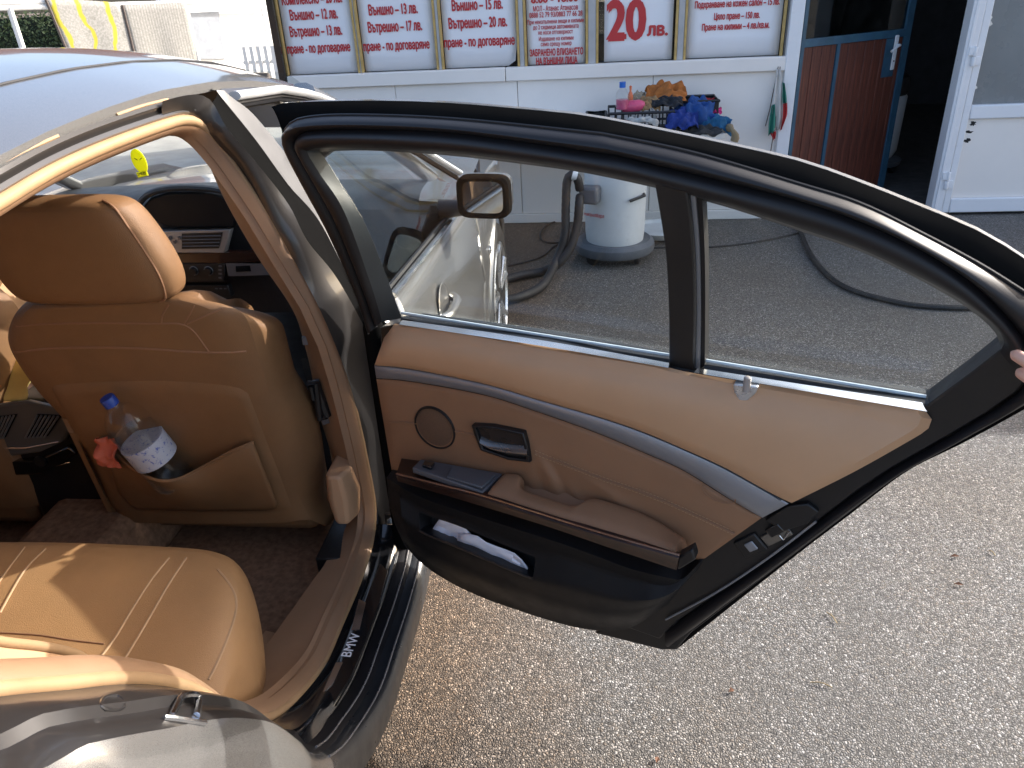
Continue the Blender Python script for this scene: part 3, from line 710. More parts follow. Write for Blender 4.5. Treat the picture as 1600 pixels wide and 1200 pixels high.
# bonnet, nose, boot, tail
MB().grid([[Vector((t*lerpt(y, [2.9, 3.4, 4.0, 4.3], [.845, .835, .78, .68]), y+(.10*(1-t*t) if y > 4.1 else 0), lerpt(y, [2.9, 3.4, 4.0, 4.3], [.875, .87, .82, .70])+.04*(1-t*t))) for t in [j/8 for j in range(-8, 9)]] for y in [2.9+.1*i for i in range(15)]]).build('bonnet', PAINT, car)
MB().grid([[Vector((t*lerpt(z, [.2, .5, .73], [.74, .78, .70]), 4.30+.13*(1-t*t)+lerpt(z, [.2, .5, .73], [0, .06, .0]), z)) for t in [j/8 for j in range(-8, 9)]] for z in (.2, .3, .4, .5, .6, .73)]).build('front_bumper', PAINT, car)
MB().grid([[Vector((t*lerpt(y, [-1.4, -.6], [.74, .80]), y, lerpt(y, [-1.4, -.6], [.96, 1.10])+.03*(1-t*t))) for t in [j/8 for j in range(-8, 9)]] for y in [-1.4+.1*i for i in range(9)]]).build('boot_lid', PAINT, car)
MB().grid([[Vector((t*.78, -1.40-.12*(1-t*t), z)) for t in [j/8 for j in range(-8, 9)]] for z in (.2, .4, .6, .8, .965)]).build('rear_bumper', PAINT, car)
MB().box((0, 1.5, .175), (1.5, 5.4, .03)).build('underbody', BLACKP, car)
for s in (-1, 1):
    for c in (FY, RY): MB().grid([[Vector((s*x, c+AR*1.0*math.cos(t), WZC+AR*1.0*math.sin(t))) for x in (.60, .90)] for t in [math.pi*k/14 for k in range(15)]]).build('wheel_housing', BLACKP, car)
# ---- wheels
TYRE = M('tyre_rubber', (.02, .02, .02), .8); RIM = M('alloy_rim', (.62, .63, .64), .3, metal=.85, var=.04)
def wheel(c, s):
    ax = Vector((s, 0, 0)); wd = .23
    t = MB().lathe([(.235, -wd), (.31, -wd), (.335, -wd+.03), (.338, -.03), (.325, -.008), (.29, .0), (.242, -.008)], c, 40, ax).build('wheel', TYRE, car)
    rm = MB().lathe([(.238, -.2), (.244, -.02), (.246, -.002), (.238, .002), (.228, -.012), (.215, -.10)], c, 40, ax).build('rim', RIM, t)
    MB().lathe([(.0, -.01), (.04, -.008), (.055, -.02), (.07, -.05)], c, 20, ax).build('hub', RIM, t)
    for k in range(5):
        a0 = 2*math.pi*k/5+.3
        for da in (-.13, .13):
            pts = [Vector((c[0]+s*o, c[1]+math.cos(a0+da*f)*r, c[2]+math.sin(a0+da*f)*r)) for r, o, f in ((.045, -.022, .4), (.12, -.018, .8), (.19, -.014, 1.2), (.232, -.012, 1.6))]
            MB().tube(pts, [.022, .02, .018, .02], 8).build('spoke', RIM, t)
    MB().lathe([(.10, -.19), (.16, -.19), (.16, -.175), (.10, -.175)], c, 30, ax).build('brake_disc', CHROME, t)
for s in (-1, 1):
    for y in (FY, RY): wheel((s*.945, y, .338), s)

# ---- front right door, closed
FD = MB(); rows = []
for i in range(31):
    y = 1.665+(2.775-1.665)*i/30; zt_ = belt(y)-.012
    rows.append([Vector((xb(.20+(zt_-.2)*k/16)*taper(y)+.006*math.exp(-((.2+(zt_-.2)*k/16-.62)/.03)**2), y, .20+(zt_-.2)*k/16)) for k in range(17)])
fd = FD.grid(rows).build('front_door', PAINT, car, solid=.004)
MB().tube([(xb(belt(y))*taper(y)+.004, y, belt(y)-.002) for y in [1.67+.1*i for i in range(12)]], .011, 8, sq=.6).build('belt_strip', CHROME, fd)
MB().tube([(xb(belt(y))*taper(y)-.012, y, belt(y)+.006) for y in [1.67+.1*i for i in range(12)]], .007, 6).build('glass_seal', RUBBER, fd)
# its window: from the belt up to the roof edge
def topz(y): return lerpt(y, [1.66, 1.9, 2.06, 2.3, 2.62, 2.80], [1.425, 1.408, 1.375, 1.285, 1.12, 1.0])
rows = []
for i in range(24):
    y = 1.70+(2.74-1.70)*i/23; z0, z1 = belt(y)-.01, topz(y)
    rows.append([Vector((xb(z0+(z1-z0)*k/8)-.016, y, z0+(z1-z0)*k/8)) for k in range(9)])
MB().grid(rows).build('window', WINDOW, fd)
MB().tube([(xb(topz(y))+.002, y, topz(y)+.012) for y in [1.66+.06*i for i in range(20)]], .014, 10, sq=.7).build('window_strip', M('satin_chrome', (.62, .63, .64), .42, metal=.35, var=.04), fd)
MB().tube([(xb(topz(y))-.010, y, topz(y)-.006) for y in [1.66+.06*i for i in range(20)]], .009, 8).build('window_seal', RUBBER, fd)
rows = []
for i in range(26):
    y = 1.655+.03*i; z0 = topz(y)-.004; z1 = max(lerpt(y, YS, ZE)-.016, z0+.012)
    if y > 2.1: z1 = z0+.03
    rows.append([Vector((xb(z0)+.001, y, z0)), Vector((xb((z0+z1)/2)-.001, y, (z0+z1)/2)), Vector((xb(z1)-.012, y, z1+.004))])
MB().grid(rows).build('window_frame', PAINTD, fd)
GREYPOST = M('satin_grey_post', (.075, .075, .078), .45, metal=.3, var=.03)
PC, PD = pline(jC, .060, 40), pline(jD, .066, 40); PB2 = pline([p for p in jB if p[1] >= 159 and p[1] < 600 and p[0] > 300], .054, 40)
MB().grid([[p.lerp(q, j/4)+Vector((0, .012*math.sin(math.pi*j/4), 0)) for j in range(5)] for p, q in zip(PB2, PC)]).build('post_seal', MATTEB, fd)
MB().grid([[p.lerp(q, j/3) for j in range(4)] for p, q in zip(PC, PD)]).build('window_post', GREYPOST, fd)
MB().grid([[p, p+Vector((-.03, .012, 0)), p+Vector((-.05, .05, 0))] for p in PD]).build('post_return', BLACKM, fd)
# door handle: scooped bowl and grip
hc = Vector((xb(.80)+.002, 2.03, .80))
hb = MB().lathe([(.001, -.028), (.04, -.024), (.062, -.008), (.070, .002), (.074, .0)], hc, 26, (1, 0, .06)).build('handle_bowl', PAINT, fd)
MB().tube(crom([hc+Vector((.004, -.10, .004)), hc+Vector((.024, -.07, .004)), hc+Vector((.028, 0, .0)), hc+Vector((.024, .07, -.004)), hc+Vector((.004, .10, -.004))], 12), .014, 10).build('handle', PAINT, fd)
# wing mirror
mc = at_f(755, 308, lambda P: 2.33-P.y); 
MX, MZ = Vector((.985, -.17, 0)).normalized(), Vector((0, 0, 1)); MY = MZ.cross(MX)
def mir(a, b, d): return mc+MX*a+MZ*b+MY*d
def sup(n, rx, rz, p=5): return [(math.copysign(abs(math.cos(t))**(2/p), math.cos(t))*rx, math.copysign(abs(math.sin(t))**(2/p), math.sin(t))*rz) for t in [2*math.pi*k/n for k in range(n)]]
mw = (at_y(795, 310, mc.y).x-at_y(712, 310, mc.y).x)/2; mh = (at_y(755, 278, mc.y).z-at_y(755, 343, mc.y).z)/2
mrows = [[mir(a, b, d) for a, b in sup(32, mw*k, mh*k)] for k, d in ((.86, .012), (.93, .0), (1.0, -.004), (1.0, .03), (.93, .07), (.72, .10), (.3, .115))]
mo = MB().loft(mrows).build('wing_mirror', PAINT, car)
MB().loft([[mir(a, b, d) for a, b in sup(32, mw*k, mh*k)] for k, d in ((.76, .0), (.80, -.010), (.92, -.014), (1.02, -.006), (1.03, .025))], cap=False).build('mirror_rim', MATTEB, mo)
MB().prism([[(a, b) for a, b in sup(32, mw*.78, mh*.76)]], mir, -.006, .0).build('mirror_glass', MIRROR, mo)
MB().loft([[mir(-mw*.7-.11*f, -mh*.72-.01*f, .05)+Vector((0, math.cos(t)*.03, math.sin(t)*(.022+.01*f))) for t in [2*math.pi*k/10 for k in range(10)]] for f in (0, .5, 1.0)]).build('mirror_arm', BLACKP, mo)
ind = MB().box((xb(.66)*taper(2.95)+.003, 2.98, .66), (.008, .05, .026)).build('side_marker', CHROME, car, bevel=.003)
# ---- striker, hinge bits, sill plate
jcast = caster([o for o in COL.objects if o.name.startswith(('wheel_arch_jamb', 'quarter_edge'))])
st0 = [jcast(px, py, d) for px, py, d in ((268, 1122, .002), (271, 1102, .008), (277, 1093, .009), (296, 1092, .009), (302, 1100, .008), (305, 1121, .002))]
MB().tube(crom(st0, 20), .0045, 8).build('door_striker', CHROME, car)
MB().tube([jcast(px, py, .002) for px, py in ((255, 1124), (270, 1125), (290, 1128), (318, 1131))], .004, 8).build('striker_base', CHROME, car)
MB().tube(crom([jcast(px, py, .0) for px, py in ((158, 1104), (164, 1090), (186, 1088), (194, 1104), (176, 1109))], 20, True), .0022, 6, closed=True).build('jamb_plug', PAINTD, car)
PLZ = .004
def sill_pt(px, py): return at_f(px, py, lambda P: P.z-.352)
plate = [(430, 1140), (470, 1118), (500, 1090), (528, 1045), (552, 990), (575, 925), (594, 880), (606, 890), (590, 950), (572, 1000), (548, 1058), (520, 1105), (486, 1140)]
pp = [sill_pt(*p) for p in plate]
MB().prism([[(v.x, v.y) for v in pp]], lambda a, b, d: Vector((a, b, d)), .340, .352).build('sill_plate', GLOSSB, car, bevel=.002)
sp_ = [o for o in COL.objects if o.name == 'sill_plate'][0]
for q in (((549, 985), (561, 937), (572, 942), (562, 984)), ((503, 1085), (525, 1036), (536, 1035), (521, 1068))):
    MB().prism([[(v.x, v.y) for v in [sill_pt(*p) for p in q]]], lambda a, b, d: Vector((a, b, d)), .3522, .3535).build('chrome_inlay', CHROME, sp_)
A, B = at_z(540, 1026, .3525), at_z(556, 990, .3525)
text('BMW', A, B, .022, (0, 0, 1), PVC, sp_, bold=.01)
hp_ = sx(612, 815, .05)
MB().lathe([(.0, -.004), (.014, -.004), (.014, .004), (.006, .006), (.0, .006)], hp_, 14, (0.2, -1, 0)).build('door_hinge_bolt', CHROME, car)
MB().box(hp_+Vector((.01, .012, -.01)), (.06, .012, .06)).build('door_hinge_plate', PAINTD, car, bevel=.003)

# ================================================================== open rear door (traced onto the door's own surface)
E0 = [(600, 530), (580, 470), (540, 375), (502, 300), (464, 232), (436, 184), (424, 167), (445, 161), (525, 158), (619, 158), (712, 162), (806, 170), (913, 181), (1027, 203), (1140, 227), (1250, 253), (1344, 286), (1437, 323), (1531, 363), (1600, 404), (1650, 444), (1685, 500), (1690, 550), (1660, 600), (1600, 640), (1505, 692), (1417, 736), (1333, 800), (1267, 850), (1200, 902), (1130, 957), (1058, 1014)]
E1 = [(580, 520), (560, 455), (517, 359), (480, 290), (450, 230), (447, 205), (456, 192), (474, 184), (525, 179), (619, 180), (712, 185), (800, 193), (942, 208), (1083, 237), (1250, 286), (1344, 316), (1437, 361), (1531, 411), (1600, 454), (1640, 495), (1662, 545), (1640, 596), (1600, 629), (1500, 684), (1417, 728), (1333, 792), (1267, 842), (1200, 893), (1130, 946), (1050, 1008)]
E2 = [(590, 510), (568, 447), (528, 352), (491, 283), (464, 232), (461, 220), (466, 212), (480, 205), (525, 202), (619, 203), (712, 208), (800, 219), (970, 244), (1112, 279), (1250, 314), (1344, 346), (1437, 389), (1512, 437), (1569, 490), (1597, 525), (1612, 560), (1608, 590), (1592, 612), (1560, 636), (1520, 659), (1470, 690), (1400, 729), (1330, 776), (1265, 826), (1200, 874), (1120, 930), (1040, 985)]
E3 = [(597, 503), (579, 443), (538, 331), (500, 272), (482, 243), (479, 236), (486, 232), (510, 231), (560, 231), (619, 233), (712, 240), (806, 251), (913, 266), (1027, 290), (1140, 321), (1250, 357), (1344, 389), (1419, 424), (1494, 464), (1542, 498), (1563, 520), (1569, 535), (1562, 549)]
nE = 150
# the four traces share one parameter: anchor them at matching corners
def anchored(pts, keys, n):
    out = []
    for (a, b), k in zip(zip(keys[:-1], keys[1:]), n):
        sub = pts[a:b+1]; q = pxs(sub, k+1); out += q[:-1]
    out.append(pts[keys[-1]]); return out
K0 = (0, 6, 13, 19, 24, 31); K1 = (0, 6, 12, 18, 22, 29); K2 = (0, 6, 12, 19, 22, 31)
SEGN = (26, 36, 36, 18, 34)
e0, e1, e2 = anchored(E0, K0, SEGN), anchored(E1, K1, SEGN), anchored(E2, K2, SEGN)
e0d = [dpx(*p, -.075) for p in e0]; e1d = [dpx(*p, -.040) for p in e1]; e2d = [dpx(*p, -.022) for p in e2]
K3 = (0, 5, 13, 20, 22); e2u = anchored(E2, (0, 6, 12, 19, 21), (26, 36, 36, 10)); e3u = anchored(E3, K3, (26, 36, 36, 10))
e2t = [dpx(*p, -.022) for p in e2u]; e3t = [dpx(*p, -.016) for p in e3u]
# shell: the lower door structure under the trim
lower = [(592, 512), (640, 505), (850, 535), (1085, 580), (1449, 634), (1520, 582), (1562, 549), (1575, 540)]+[e2[i] for i in range(len(e2)) if i > 26+36+36+8][::3]+[(1030, 1000), (960, 975), (880, 960), (800, 940), (720, 905), (660, 865), (625, 800), (605, 700), (596, 600)]
rd = MB().prism([[duz(*p, -.012) for p in lower]], dpt, -.075, -.014).build('rear_door', BLACKP, car, bevel=.004)
# bright outer skin behind
skin = [duz(*p, -.075) for p in e0[::3]]+[(.52, .31), (.30, .34), (.0, .37), (-.06, .5), (-.07, .75)]
hole = [duz(*p, -.075) for p in [(600, 505)]+e3u[4::5]+[(1449, 628), (1100, 580)]]
MB().prism([skin, hole], lambda a, b, d: dpt(a, b, d+.03*((b-.6)/.4)**2*(-1 if b > .97 else -.2) if False else d), -.095, -.080).build('outer_skin', PAINT, rd, smooth=False)
def arch(Ad, Bd, h, k=7, power=.7, side=0):
    rows_ = []
    for A_, B_ in zip(Ad, Bd):
        rows_.append([A_.lerp(B_, j/k)+DN*(h*math.sin(math.pi*j/k)**power) for j in range(k+1)])
    return rows_
MB().grid(arch(e0d, e1d, .006, 5)).build('edge_strip', MATTEB, rd)
MB().grid(arch(e1d, e2d, .024, 9, .8)).build('outer_weatherstrip', RUBBER, rd)
MB().grid(arch(e2t, e3t, .016, 7, .8)).build('inner_weatherstrip', RUBBER, rd)
MB().tube([p+DN*.004 for p in e1d], .0025, 6).build('seal_edge', BLACKP, rd)
# window run channel seen inside the opening (front post is broad and greyish)
gl3 = [(628, 497), (574, 357), (535, 292), (505, 243), (500, 237), (503, 236), (520, 236), (565, 235), (619, 237), (712, 244), (806, 255), (913, 270), (1027, 294), (1140, 325), (1250, 361), (1344, 393), (1419, 428), (1490, 467), (1535, 499), (1555, 520), (1561, 536), (1554, 549)]
g3 = anchored(gl3, (0, 4, 12, 19, 21), (26, 36, 36, 10)); g3d = [dpx(*p, -.045) for p in g3]
MB().grid([[A_.lerp(B_, j/3) for j in range(4)] for A_, B_ in zip(e3t, g3d)]).build('run_channel', M('run_channel', (.035, .04, .042), .45, var=.1), rd)
# glass
gp = [(600, 512)]+[g3[i] for i in range(0, len(g3), 3)]+[(1575, 548), (1520, 590), (1452, 636), (1250, 610), (1000, 570), (800, 540)]
MB().prism([[duz(*p, -.048) for p in gp]], dpt, -.050, -.047).build('window', WINDOW, rd, smooth=False)
# dark dotted border zone at the rear lower corner of the glass
MB().prism([[duz(*p, -.043) for p in [(1425, 637), (1452, 620), (1490, 595), (1530, 571), (1556, 546), (1580, 546), (1560, 580), (1500, 620), (1455, 648)]]], dpt, -.0465, -.044).build('glass_border', MATTEB, rd)
# divider post with its grey edge
def strip(L, Rr, w0, w1, name, mat, n=14, **k):
    a, b = pxs(L, n), pxs(Rr, n); f = [duz(*p, w1) for p in a]+[duz(*p, w1) for p in b[::-1]]
    return MB().prism([f], dpt, w0, w1).build(name, mat, rd, **k)
strip([(1022, 286), (1038, 384), (1044, 477), (1045, 572)], [(1074, 296), (1083, 384), (1086, 477), (1084, 580)], -.055, -.012, 'divider_post', BLACKP, bevel=.003)
strip([(1074.5, 299), (1083.5, 384), (1086.5, 477), (1084.5, 578)], [(1086, 303), (1092, 384), (1094, 477), (1093, 577)], -.055, -.024, 'divider_edge', GREYT)
strip([(1086.5, 303), (1092.5, 384), (1094.5, 477), (1093.5, 576)], [(1097, 308), (1101, 390), (1102, 477), (1101, 572)], -.055, -.030, 'divider_seal', RUBBER)
# belt: black lip, bright edge and chrome strip
for a, b in (((628, 496), (1046, 562)), ((1101, 570), (1447, 627))):
    n = 12; A_ = [(a[0]+(b[0]-a[0])*i/n, a[1]+(b[1]-a[1])*i/n) for i in range(n+1)]
    MB().tube([dpx(x, y-7, -.040) for x, y in A_], .0035, 6).build('glass_wiper', M('pale_wiper', (.45, .52, .56), .35), rd)
    MB().tube([dpx(x, y+4, -.030) for x, y in A_], .006, 6).build('belt_seal', RUBBER, rd)
ch1t, ch1b = [(628, 500), (843, 531), (1046, 567)], [(624, 507), (843, 540), (1046, 575)]
ch2t, ch2b = [(1090, 575), (1270, 603), (1441, 629)], [(1083, 582), (1270, 613), (1449, 643)]
for a, b in ((ch1t, ch1b), (ch2t, ch2b)):
    A_, B_ = pxs(a, 24), pxs(b, 24)
    MB().grid([[dpx(*p, -.012).lerp(dpx(*q, .012), j/4)+DN*(.004*math.sin(math.pi*j/4)) for j in range(5)] for p, q in zip(A_, B_)]).build('belt_trim', CHROME, rd)
# trim panels: loft between two traced curves with a soft cushion profile
def panel(top, bot, name, mat, wt, wb, bul, n=60, k=14, roll=.012, par=None, fn=None):
    A_, B_ = pxs(top, n), pxs(bot, n); rows_ = []
    for i in range(n):
        s = i/(n-1); e = min(1, min(s, 1-s)/.025)
        e = math.sqrt(max(0, 1-(1-e)**2)); row = []
        for j in range(k+1):
            t = j/k; px, py = A_[i][0]+(B_[i][0]-A_[i][0])*t, A_[i][1]+(B_[i][1]-A_[i][1])*t
            ed = min(1, min(t, 1-t)/.08); ed = math.sqrt(max(0, 1-(1-ed)**2))
            wv = wt+(wb-wt)*t+bul*math.sin(math.pi*t)*e-roll*(1-min(e, ed))
            if fn: wv += fn(s, t)
            row.append(dpx(px, py, wv))
        rows_.append(row)
    return MB().grid(rows_).build(name, mat, par or rd)
up_t = [(604, 523), (612, 514), (624, 506), (730, 519), (843, 540), (1010, 566), (1045, 576), (1084, 583), (1270, 613), (1400, 635), (1448, 643), (1455, 652)]
up_b = [(585, 571), (645, 577), (758, 600), (843, 625), (928, 649), (1000, 673), (1067, 701), (1133, 731), (1200, 768), (1236, 786), (1333, 738), (1417, 691), (1450, 669), (1455, 656)]
up_t2 = [(600, 528), (612, 513), (624, 506), (730, 519), (843, 540), (1010, 566), (1084, 583), (1270, 613), (1400, 635), (1447, 643)]
up_b2 = [(585, 571), (645, 577), (758, 600), (843, 625), (928, 649), (1000, 673), (1067, 701), (1133, 731), (1200, 768), (1237, 786)]
# the rear end tapers, so the far edge is a slanted line: close it with a third trace
A_, B_ = pxs(up_t2, 60), pxs(up_b2, 60); rows = []
endc = pxs([(1447, 643), (1456, 656), (1449, 671), (1417, 691), (1333, 738), (1237, 786)], 19)
for i in range(60):
    s = i/59; row = []
    for j in range(19):
        t = j/18; px, py = A_[i][0]+(B_[i][0]-A_[i][0])*t, A_[i][1]+(B_[i][1]-A_[i][1])*t
        f = max(0, (s-.6)/.4)**2
        lx, ly = A_[59][0]+(B_[59][0]-A_[59][0])*t, A_[59][1]+(B_[59][1]-A_[59][1])*t
        px += (endc[j][0]-lx)*f; py += (endc[j][1]-ly)*f
        e = min(1, min(s, 1-s)/.02); ed = min(1, min(t+.02, 1-t)/.07); e = math.sqrt(max(0, 1-(1-min(e, ed))**2))
        row.append(dpx(px, py, .004+.020*t+.022*math.sin(math.pi*min(1, t*.9))-.014*(1-e)))
    rows.append(row)
MB().grid(rows).build('upper_panel', BEIGE, rd)
tr_t = [(585, 571), (645, 577), (758, 600), (843, 625), (928, 649), (1000, 673), (1067, 701), (1133, 731), (1200, 768), (1232, 787)]
tr_b = [(588, 591), (645, 596), (758, 617), (843, 644), (928, 674), (1000, 704), (1067, 734), (1133, 775), (1175, 800), (1191, 809)]
panel(tr_t, tr_b, 'trim_strip', GREYT, .016, .012, .006, roll=.006)
lo_t = [(588, 592), (645, 597), (758, 618), (843, 645), (928, 675), (1000, 705), (1067, 735), (1133, 776), (1190, 809)]
lo_b = [(612, 735), (660, 745), (760, 775), (850, 800), (940, 830), (1010, 855), (1060, 870), (1085, 874), (1102, 872)]
def wrinkle(s, t):
    f = 0
    for cx, cy, a, l, h in ((.47, .62, 1.1, .05, .007), (.52, .70, 1.0, .035, -.006), (.43, .75, 1.3, .04, .005), (.58, .78, .6, .04, .004), (.66, .6, .4, .05, .003)):
        dx, dy = s-cx, (t-cy)*.4; u = dx*math.cos(a)+dy*math.sin(a); v = -dx*math.sin(a)+dy*math.cos(a); f += h*math.exp(-(v/l*2.2)**2-(u/.12)**2)
    return f
ALB = pxs(lo_b, 70)
LP = panel(lo_t, lo_b, 'lower_panel', LEATHER_D, .006, .010, .004, n=90, k=40, roll=.004, fn=wrinkle)
# closing piece of leather at the rear end below the strip
# stitch line with raised double seam
def seam(px_list, wv, name, mat, r, par, n=40): return MB().tube([dpx(*p, wv) for p in pxs(px_list, n)], r, 5).build(name, mat, par)
THREAD = M('tan_thread', (.42, .26, .14), .7)
for q, n in (([(607, 660), (630, 660), (650, 662)], 10), ([(711, 674), (728, 677), (744, 681)], 8), ([(836, 707), (900, 732), (950, 751), (1010, 772), (1067, 796), (1148, 834)], 50)):
    seam(q, .0135, 'seam', LEATHER_D, .002, rd, n)
pts = pxs([(836, 704), (900, 729), (950, 748), (1010, 769), (1067, 793), (1148, 831)], 170)
m = MB()
for i in range(0, 168, 3): m.tube([dpx(*pts[i], .0150), dpx(*pts[i+1], .0160), dpx(*pts[i+2], .0150)], .0007, 4)
pts = pxs([(836, 710), (900, 735), (950, 754), (1010, 775), (1067, 799), (1148, 837)], 170)
for i in range(0, 168, 3): m.tube([dpx(*pts[i], .0150), dpx(*pts[i+1], .0160), dpx(*pts[i+2], .0150)], .0007, 4)
m.build('stitching', THREAD, rd, kind='stuff')
MB().tube([dpx(*p, .0135) for p in pxs([(1097, 754), (1098, 765), (1110, 778), (1130, 786), (1147, 786), (1149, 780)], 16)], .0012, 5).build('cover_seam', LEATHER_D, rd)
# speaker
sc_u, sc_z = duz(680, 668, .010)
c0 = dpt(sc_u, sc_z, .010); ax = DN
sr = (dpt(*duz(711, 676, .01))-c0).length
MB().lathe([(.0, .004), (sr*.8, .004), (sr*.93, .001), (sr*.93, -.004)], c0, 36, ax).build('speaker_grille', M('speaker_mesh', (.22, .12, .065), .8, var=.3, vs=900, bump=.8, vor=900), rd)
MB().lathe([(sr*.93, .0), (sr*.95, .005), (sr*1.0, .005), (sr*1.03, .0)], c0, 36, ax).build('speaker_ring', BLACKP, rd)
# door handle
hz = [(742, 659), (775, 661), (823, 671), (829, 690), (834, 717), (800, 713), (756, 698), (747, 675)]
ho = [duz(*p, .008) for p in hz]; hcx = sum(p[0] for p in ho)/8; hcz = sum(p[1] for p in ho)/8
hi = [(hcx+(a-hcx)*.86, hcz+(b-hcz)*.84) for a, b in ho]
hl = MB().prism([ho, hi], dpt, .002, .025).build('handle_bezel', BLACKP, rd, bevel=.002)
MB().prism([hi], dpt, .004, .0165).build('handle_recess', M('handle_recess', (.03, .028, .028), .3, metal=.3), hl)
gt, gb = pxs([(752, 681), (770, 689), (795, 694), (825, 696)], 16), pxs([(757, 695), (775, 704), (800, 710), (831, 713)], 16)
MB().grid([[dpx(*p, .017).lerp(dpx(*q, .017), j/6)+DN*(.014*math.sin(math.pi*j/6)) for j in range(7)] for p, q in zip(gt, gb)]).build('pull_lever', M('satin_lever', (.20, .195, .19), .28, metal=.8), hl)
# ---- armrest: wood ledge, switch plate, padded pull
def ledge(back, front, wb_, wf, z_eps=0, n=40, k=6, crown=.0):
    A_, B_ = pxs(back, n), pxs(front, n); return [[dpx(*p, wb_).lerp(dpx(*q, wf), j/k)+Vector((0, 0, crown*math.sin(math.pi*j/k))) for j in range(k+1)] for p, q in zip(A_, B_)]
lipf = [(619, 738), (690, 756), (759, 774), (915, 823), (1000, 848), (1062, 865)]
wl = [(622, 752), (720, 781), (850, 821), (947, 854), (1010, 875), (1057, 891)]
tp = [(627, 714), (657, 718), (720, 727), (785, 739), (925, 772), (1012, 800), (1061, 832), (1082, 851)]
A_, B_, C_ = pxs(tp, 50), pxs(lipf, 50), pxs(wl, 50); rows = []
for a, b, c in zip(A_, B_, C_):
    P, Q, S = dpx(*a, .012), dpx(*b, .100), dpx(*c, .088)
    f0 = .0 if a[0] < 660 else .80
    row = [P.lerp(Q, f0+(1-f0)*j/4)-Vector((0, 0, .004)) for j in range(5)]+[Q+DN*.004-Vector((0, 0, .008))]+[Q.lerp(S, t)+DN*.004*(1-t) for t in (.4, .75, 1)]+[S-DN*.04]
    rows.append(row)
wd = MB().grid(rows); b0 = len(wd.v)-10; wd.f.append(tuple(range(b0, b0+10))); wd.f.append(tuple(range(9, -1, -1)))
wo = wd.build('wood_ledge', WOOD, rd)
MB().grid([[dpx(*a, .006).lerp(dpx(*b, .100), .86*j/5)-Vector((0, 0, .010+.016*math.sin(math.pi*j/5))) for j in range(6)] for a, b in list(zip(A_, B_))[8:]]).build('ledge_base', LEATHER_D, rd)
MB().tube([dpx(*p, .1045) for p in pxs([(x, y+2) for x, y in lipf], 40)], .0022, 6).build('ledge_inlay', M('inlay_line', (.16, .07, .04), .2, coat=.8), wo)
cap = [dpx(*p, .09) for p in ((1060, 866), (1083, 853), (1088, 870), (1060, 887))]
MB().loft([[p+DN*d-Vector((0, 0, .004)) for p in cap] for d in (-.022, .006)]).build('ledge_end', BLACKP, wo, bevel=.004)
sw = [(657, 719), (785, 741), (754, 771), (644, 732)]; S4 = [dpx(*sw[0], .018), dpx(*sw[1], .018), dpx(*sw[2], .092), dpx(*sw[3], .092)]
zt_ = max(v.z for v in S4)
GREYP = M('grey_switch_plate', (.10, .10, .108), .5, var=.05)
swp = MB().loft([[v+Vector((0, 0, d)) for v in S4] for d in (-.012, .003)]).build('switch_plate', GREYP, rd, bevel=.003)
q = [dpx(*p, w_) for p, w_ in (((707, 732), .03), ((776, 745), .03), ((753, 765), .085), ((698, 748), .085))]
MB().loft([[v+Vector((0, 0, d)) for v in q] for d in (.0, .0065)]).build('ashtray_lid', GREYP, swp, bevel=.002)
q = [dpx(*p, w_) for p, w_ in (((664, 724), .04), ((680, 727), .04), ((674, 735), .07), ((660, 731), .07))]
MB().loft([[v+Vector((0, 0, d)) for v in q] for d in (.0, .009)]).build('window_switch', GLOSSB, swp, bevel=.002)
MB().box(dpx(740, 754, .06)+Vector((0, 0, .008)), (.022, .006, .001), R(-22)).build('lid_mark', M('lid_mark', (.2, .2, .2), .5), swp)
# padded armrest with the grab recess
bk = [(786, 740), (800, 738), (818, 743), (817, 763), (855, 778), (893, 790), (908, 787), (922, 777), (947, 780), (1012, 803), (1060, 833), (1077, 847)]
ft = [(756, 773), (768, 777), (785, 782), (800, 787), (840, 799), (880, 812), (905, 820), (930, 827), (955, 835), (1000, 849), (1035, 859), (1056, 864)]
bw = [.022, .02, .02, .046, .050, .052, .046, .022, .018, .018, .02, .03]
nn_ = 80; A_, B_ = crom([(a, b, c*1000) for (a, b), c in zip(bk, bw)], nn_), pxs(ft, nn_); rows = []
for i in range(nn_):
    s = i/(nn_-1); e = min(1, min(s, 1-s)/.04); e = math.sqrt(max(0, 1-(1-e)**2))
    P, Q = dpx(A_[i].x, A_[i].y, A_[i].z/1000), dpx(*B_[i], .096); row = [P-Vector((0, 0, .03))]
    for j in range(11):
        t = j/10; ed = min(1, min(t+.0, 1-t)/.25); ed = math.sqrt(max(0, 1-(1-ed)**2))
        row.append(P.lerp(Q, t)+Vector((0, 0, -.012+.017*min(e, ed)+.004*math.sin(math.pi*t))))
    row.append(Q-Vector((0, 0, .018))); rows.append(row)
MB().grid(rows).build('armrest_pad', LEATHER_D, rd)
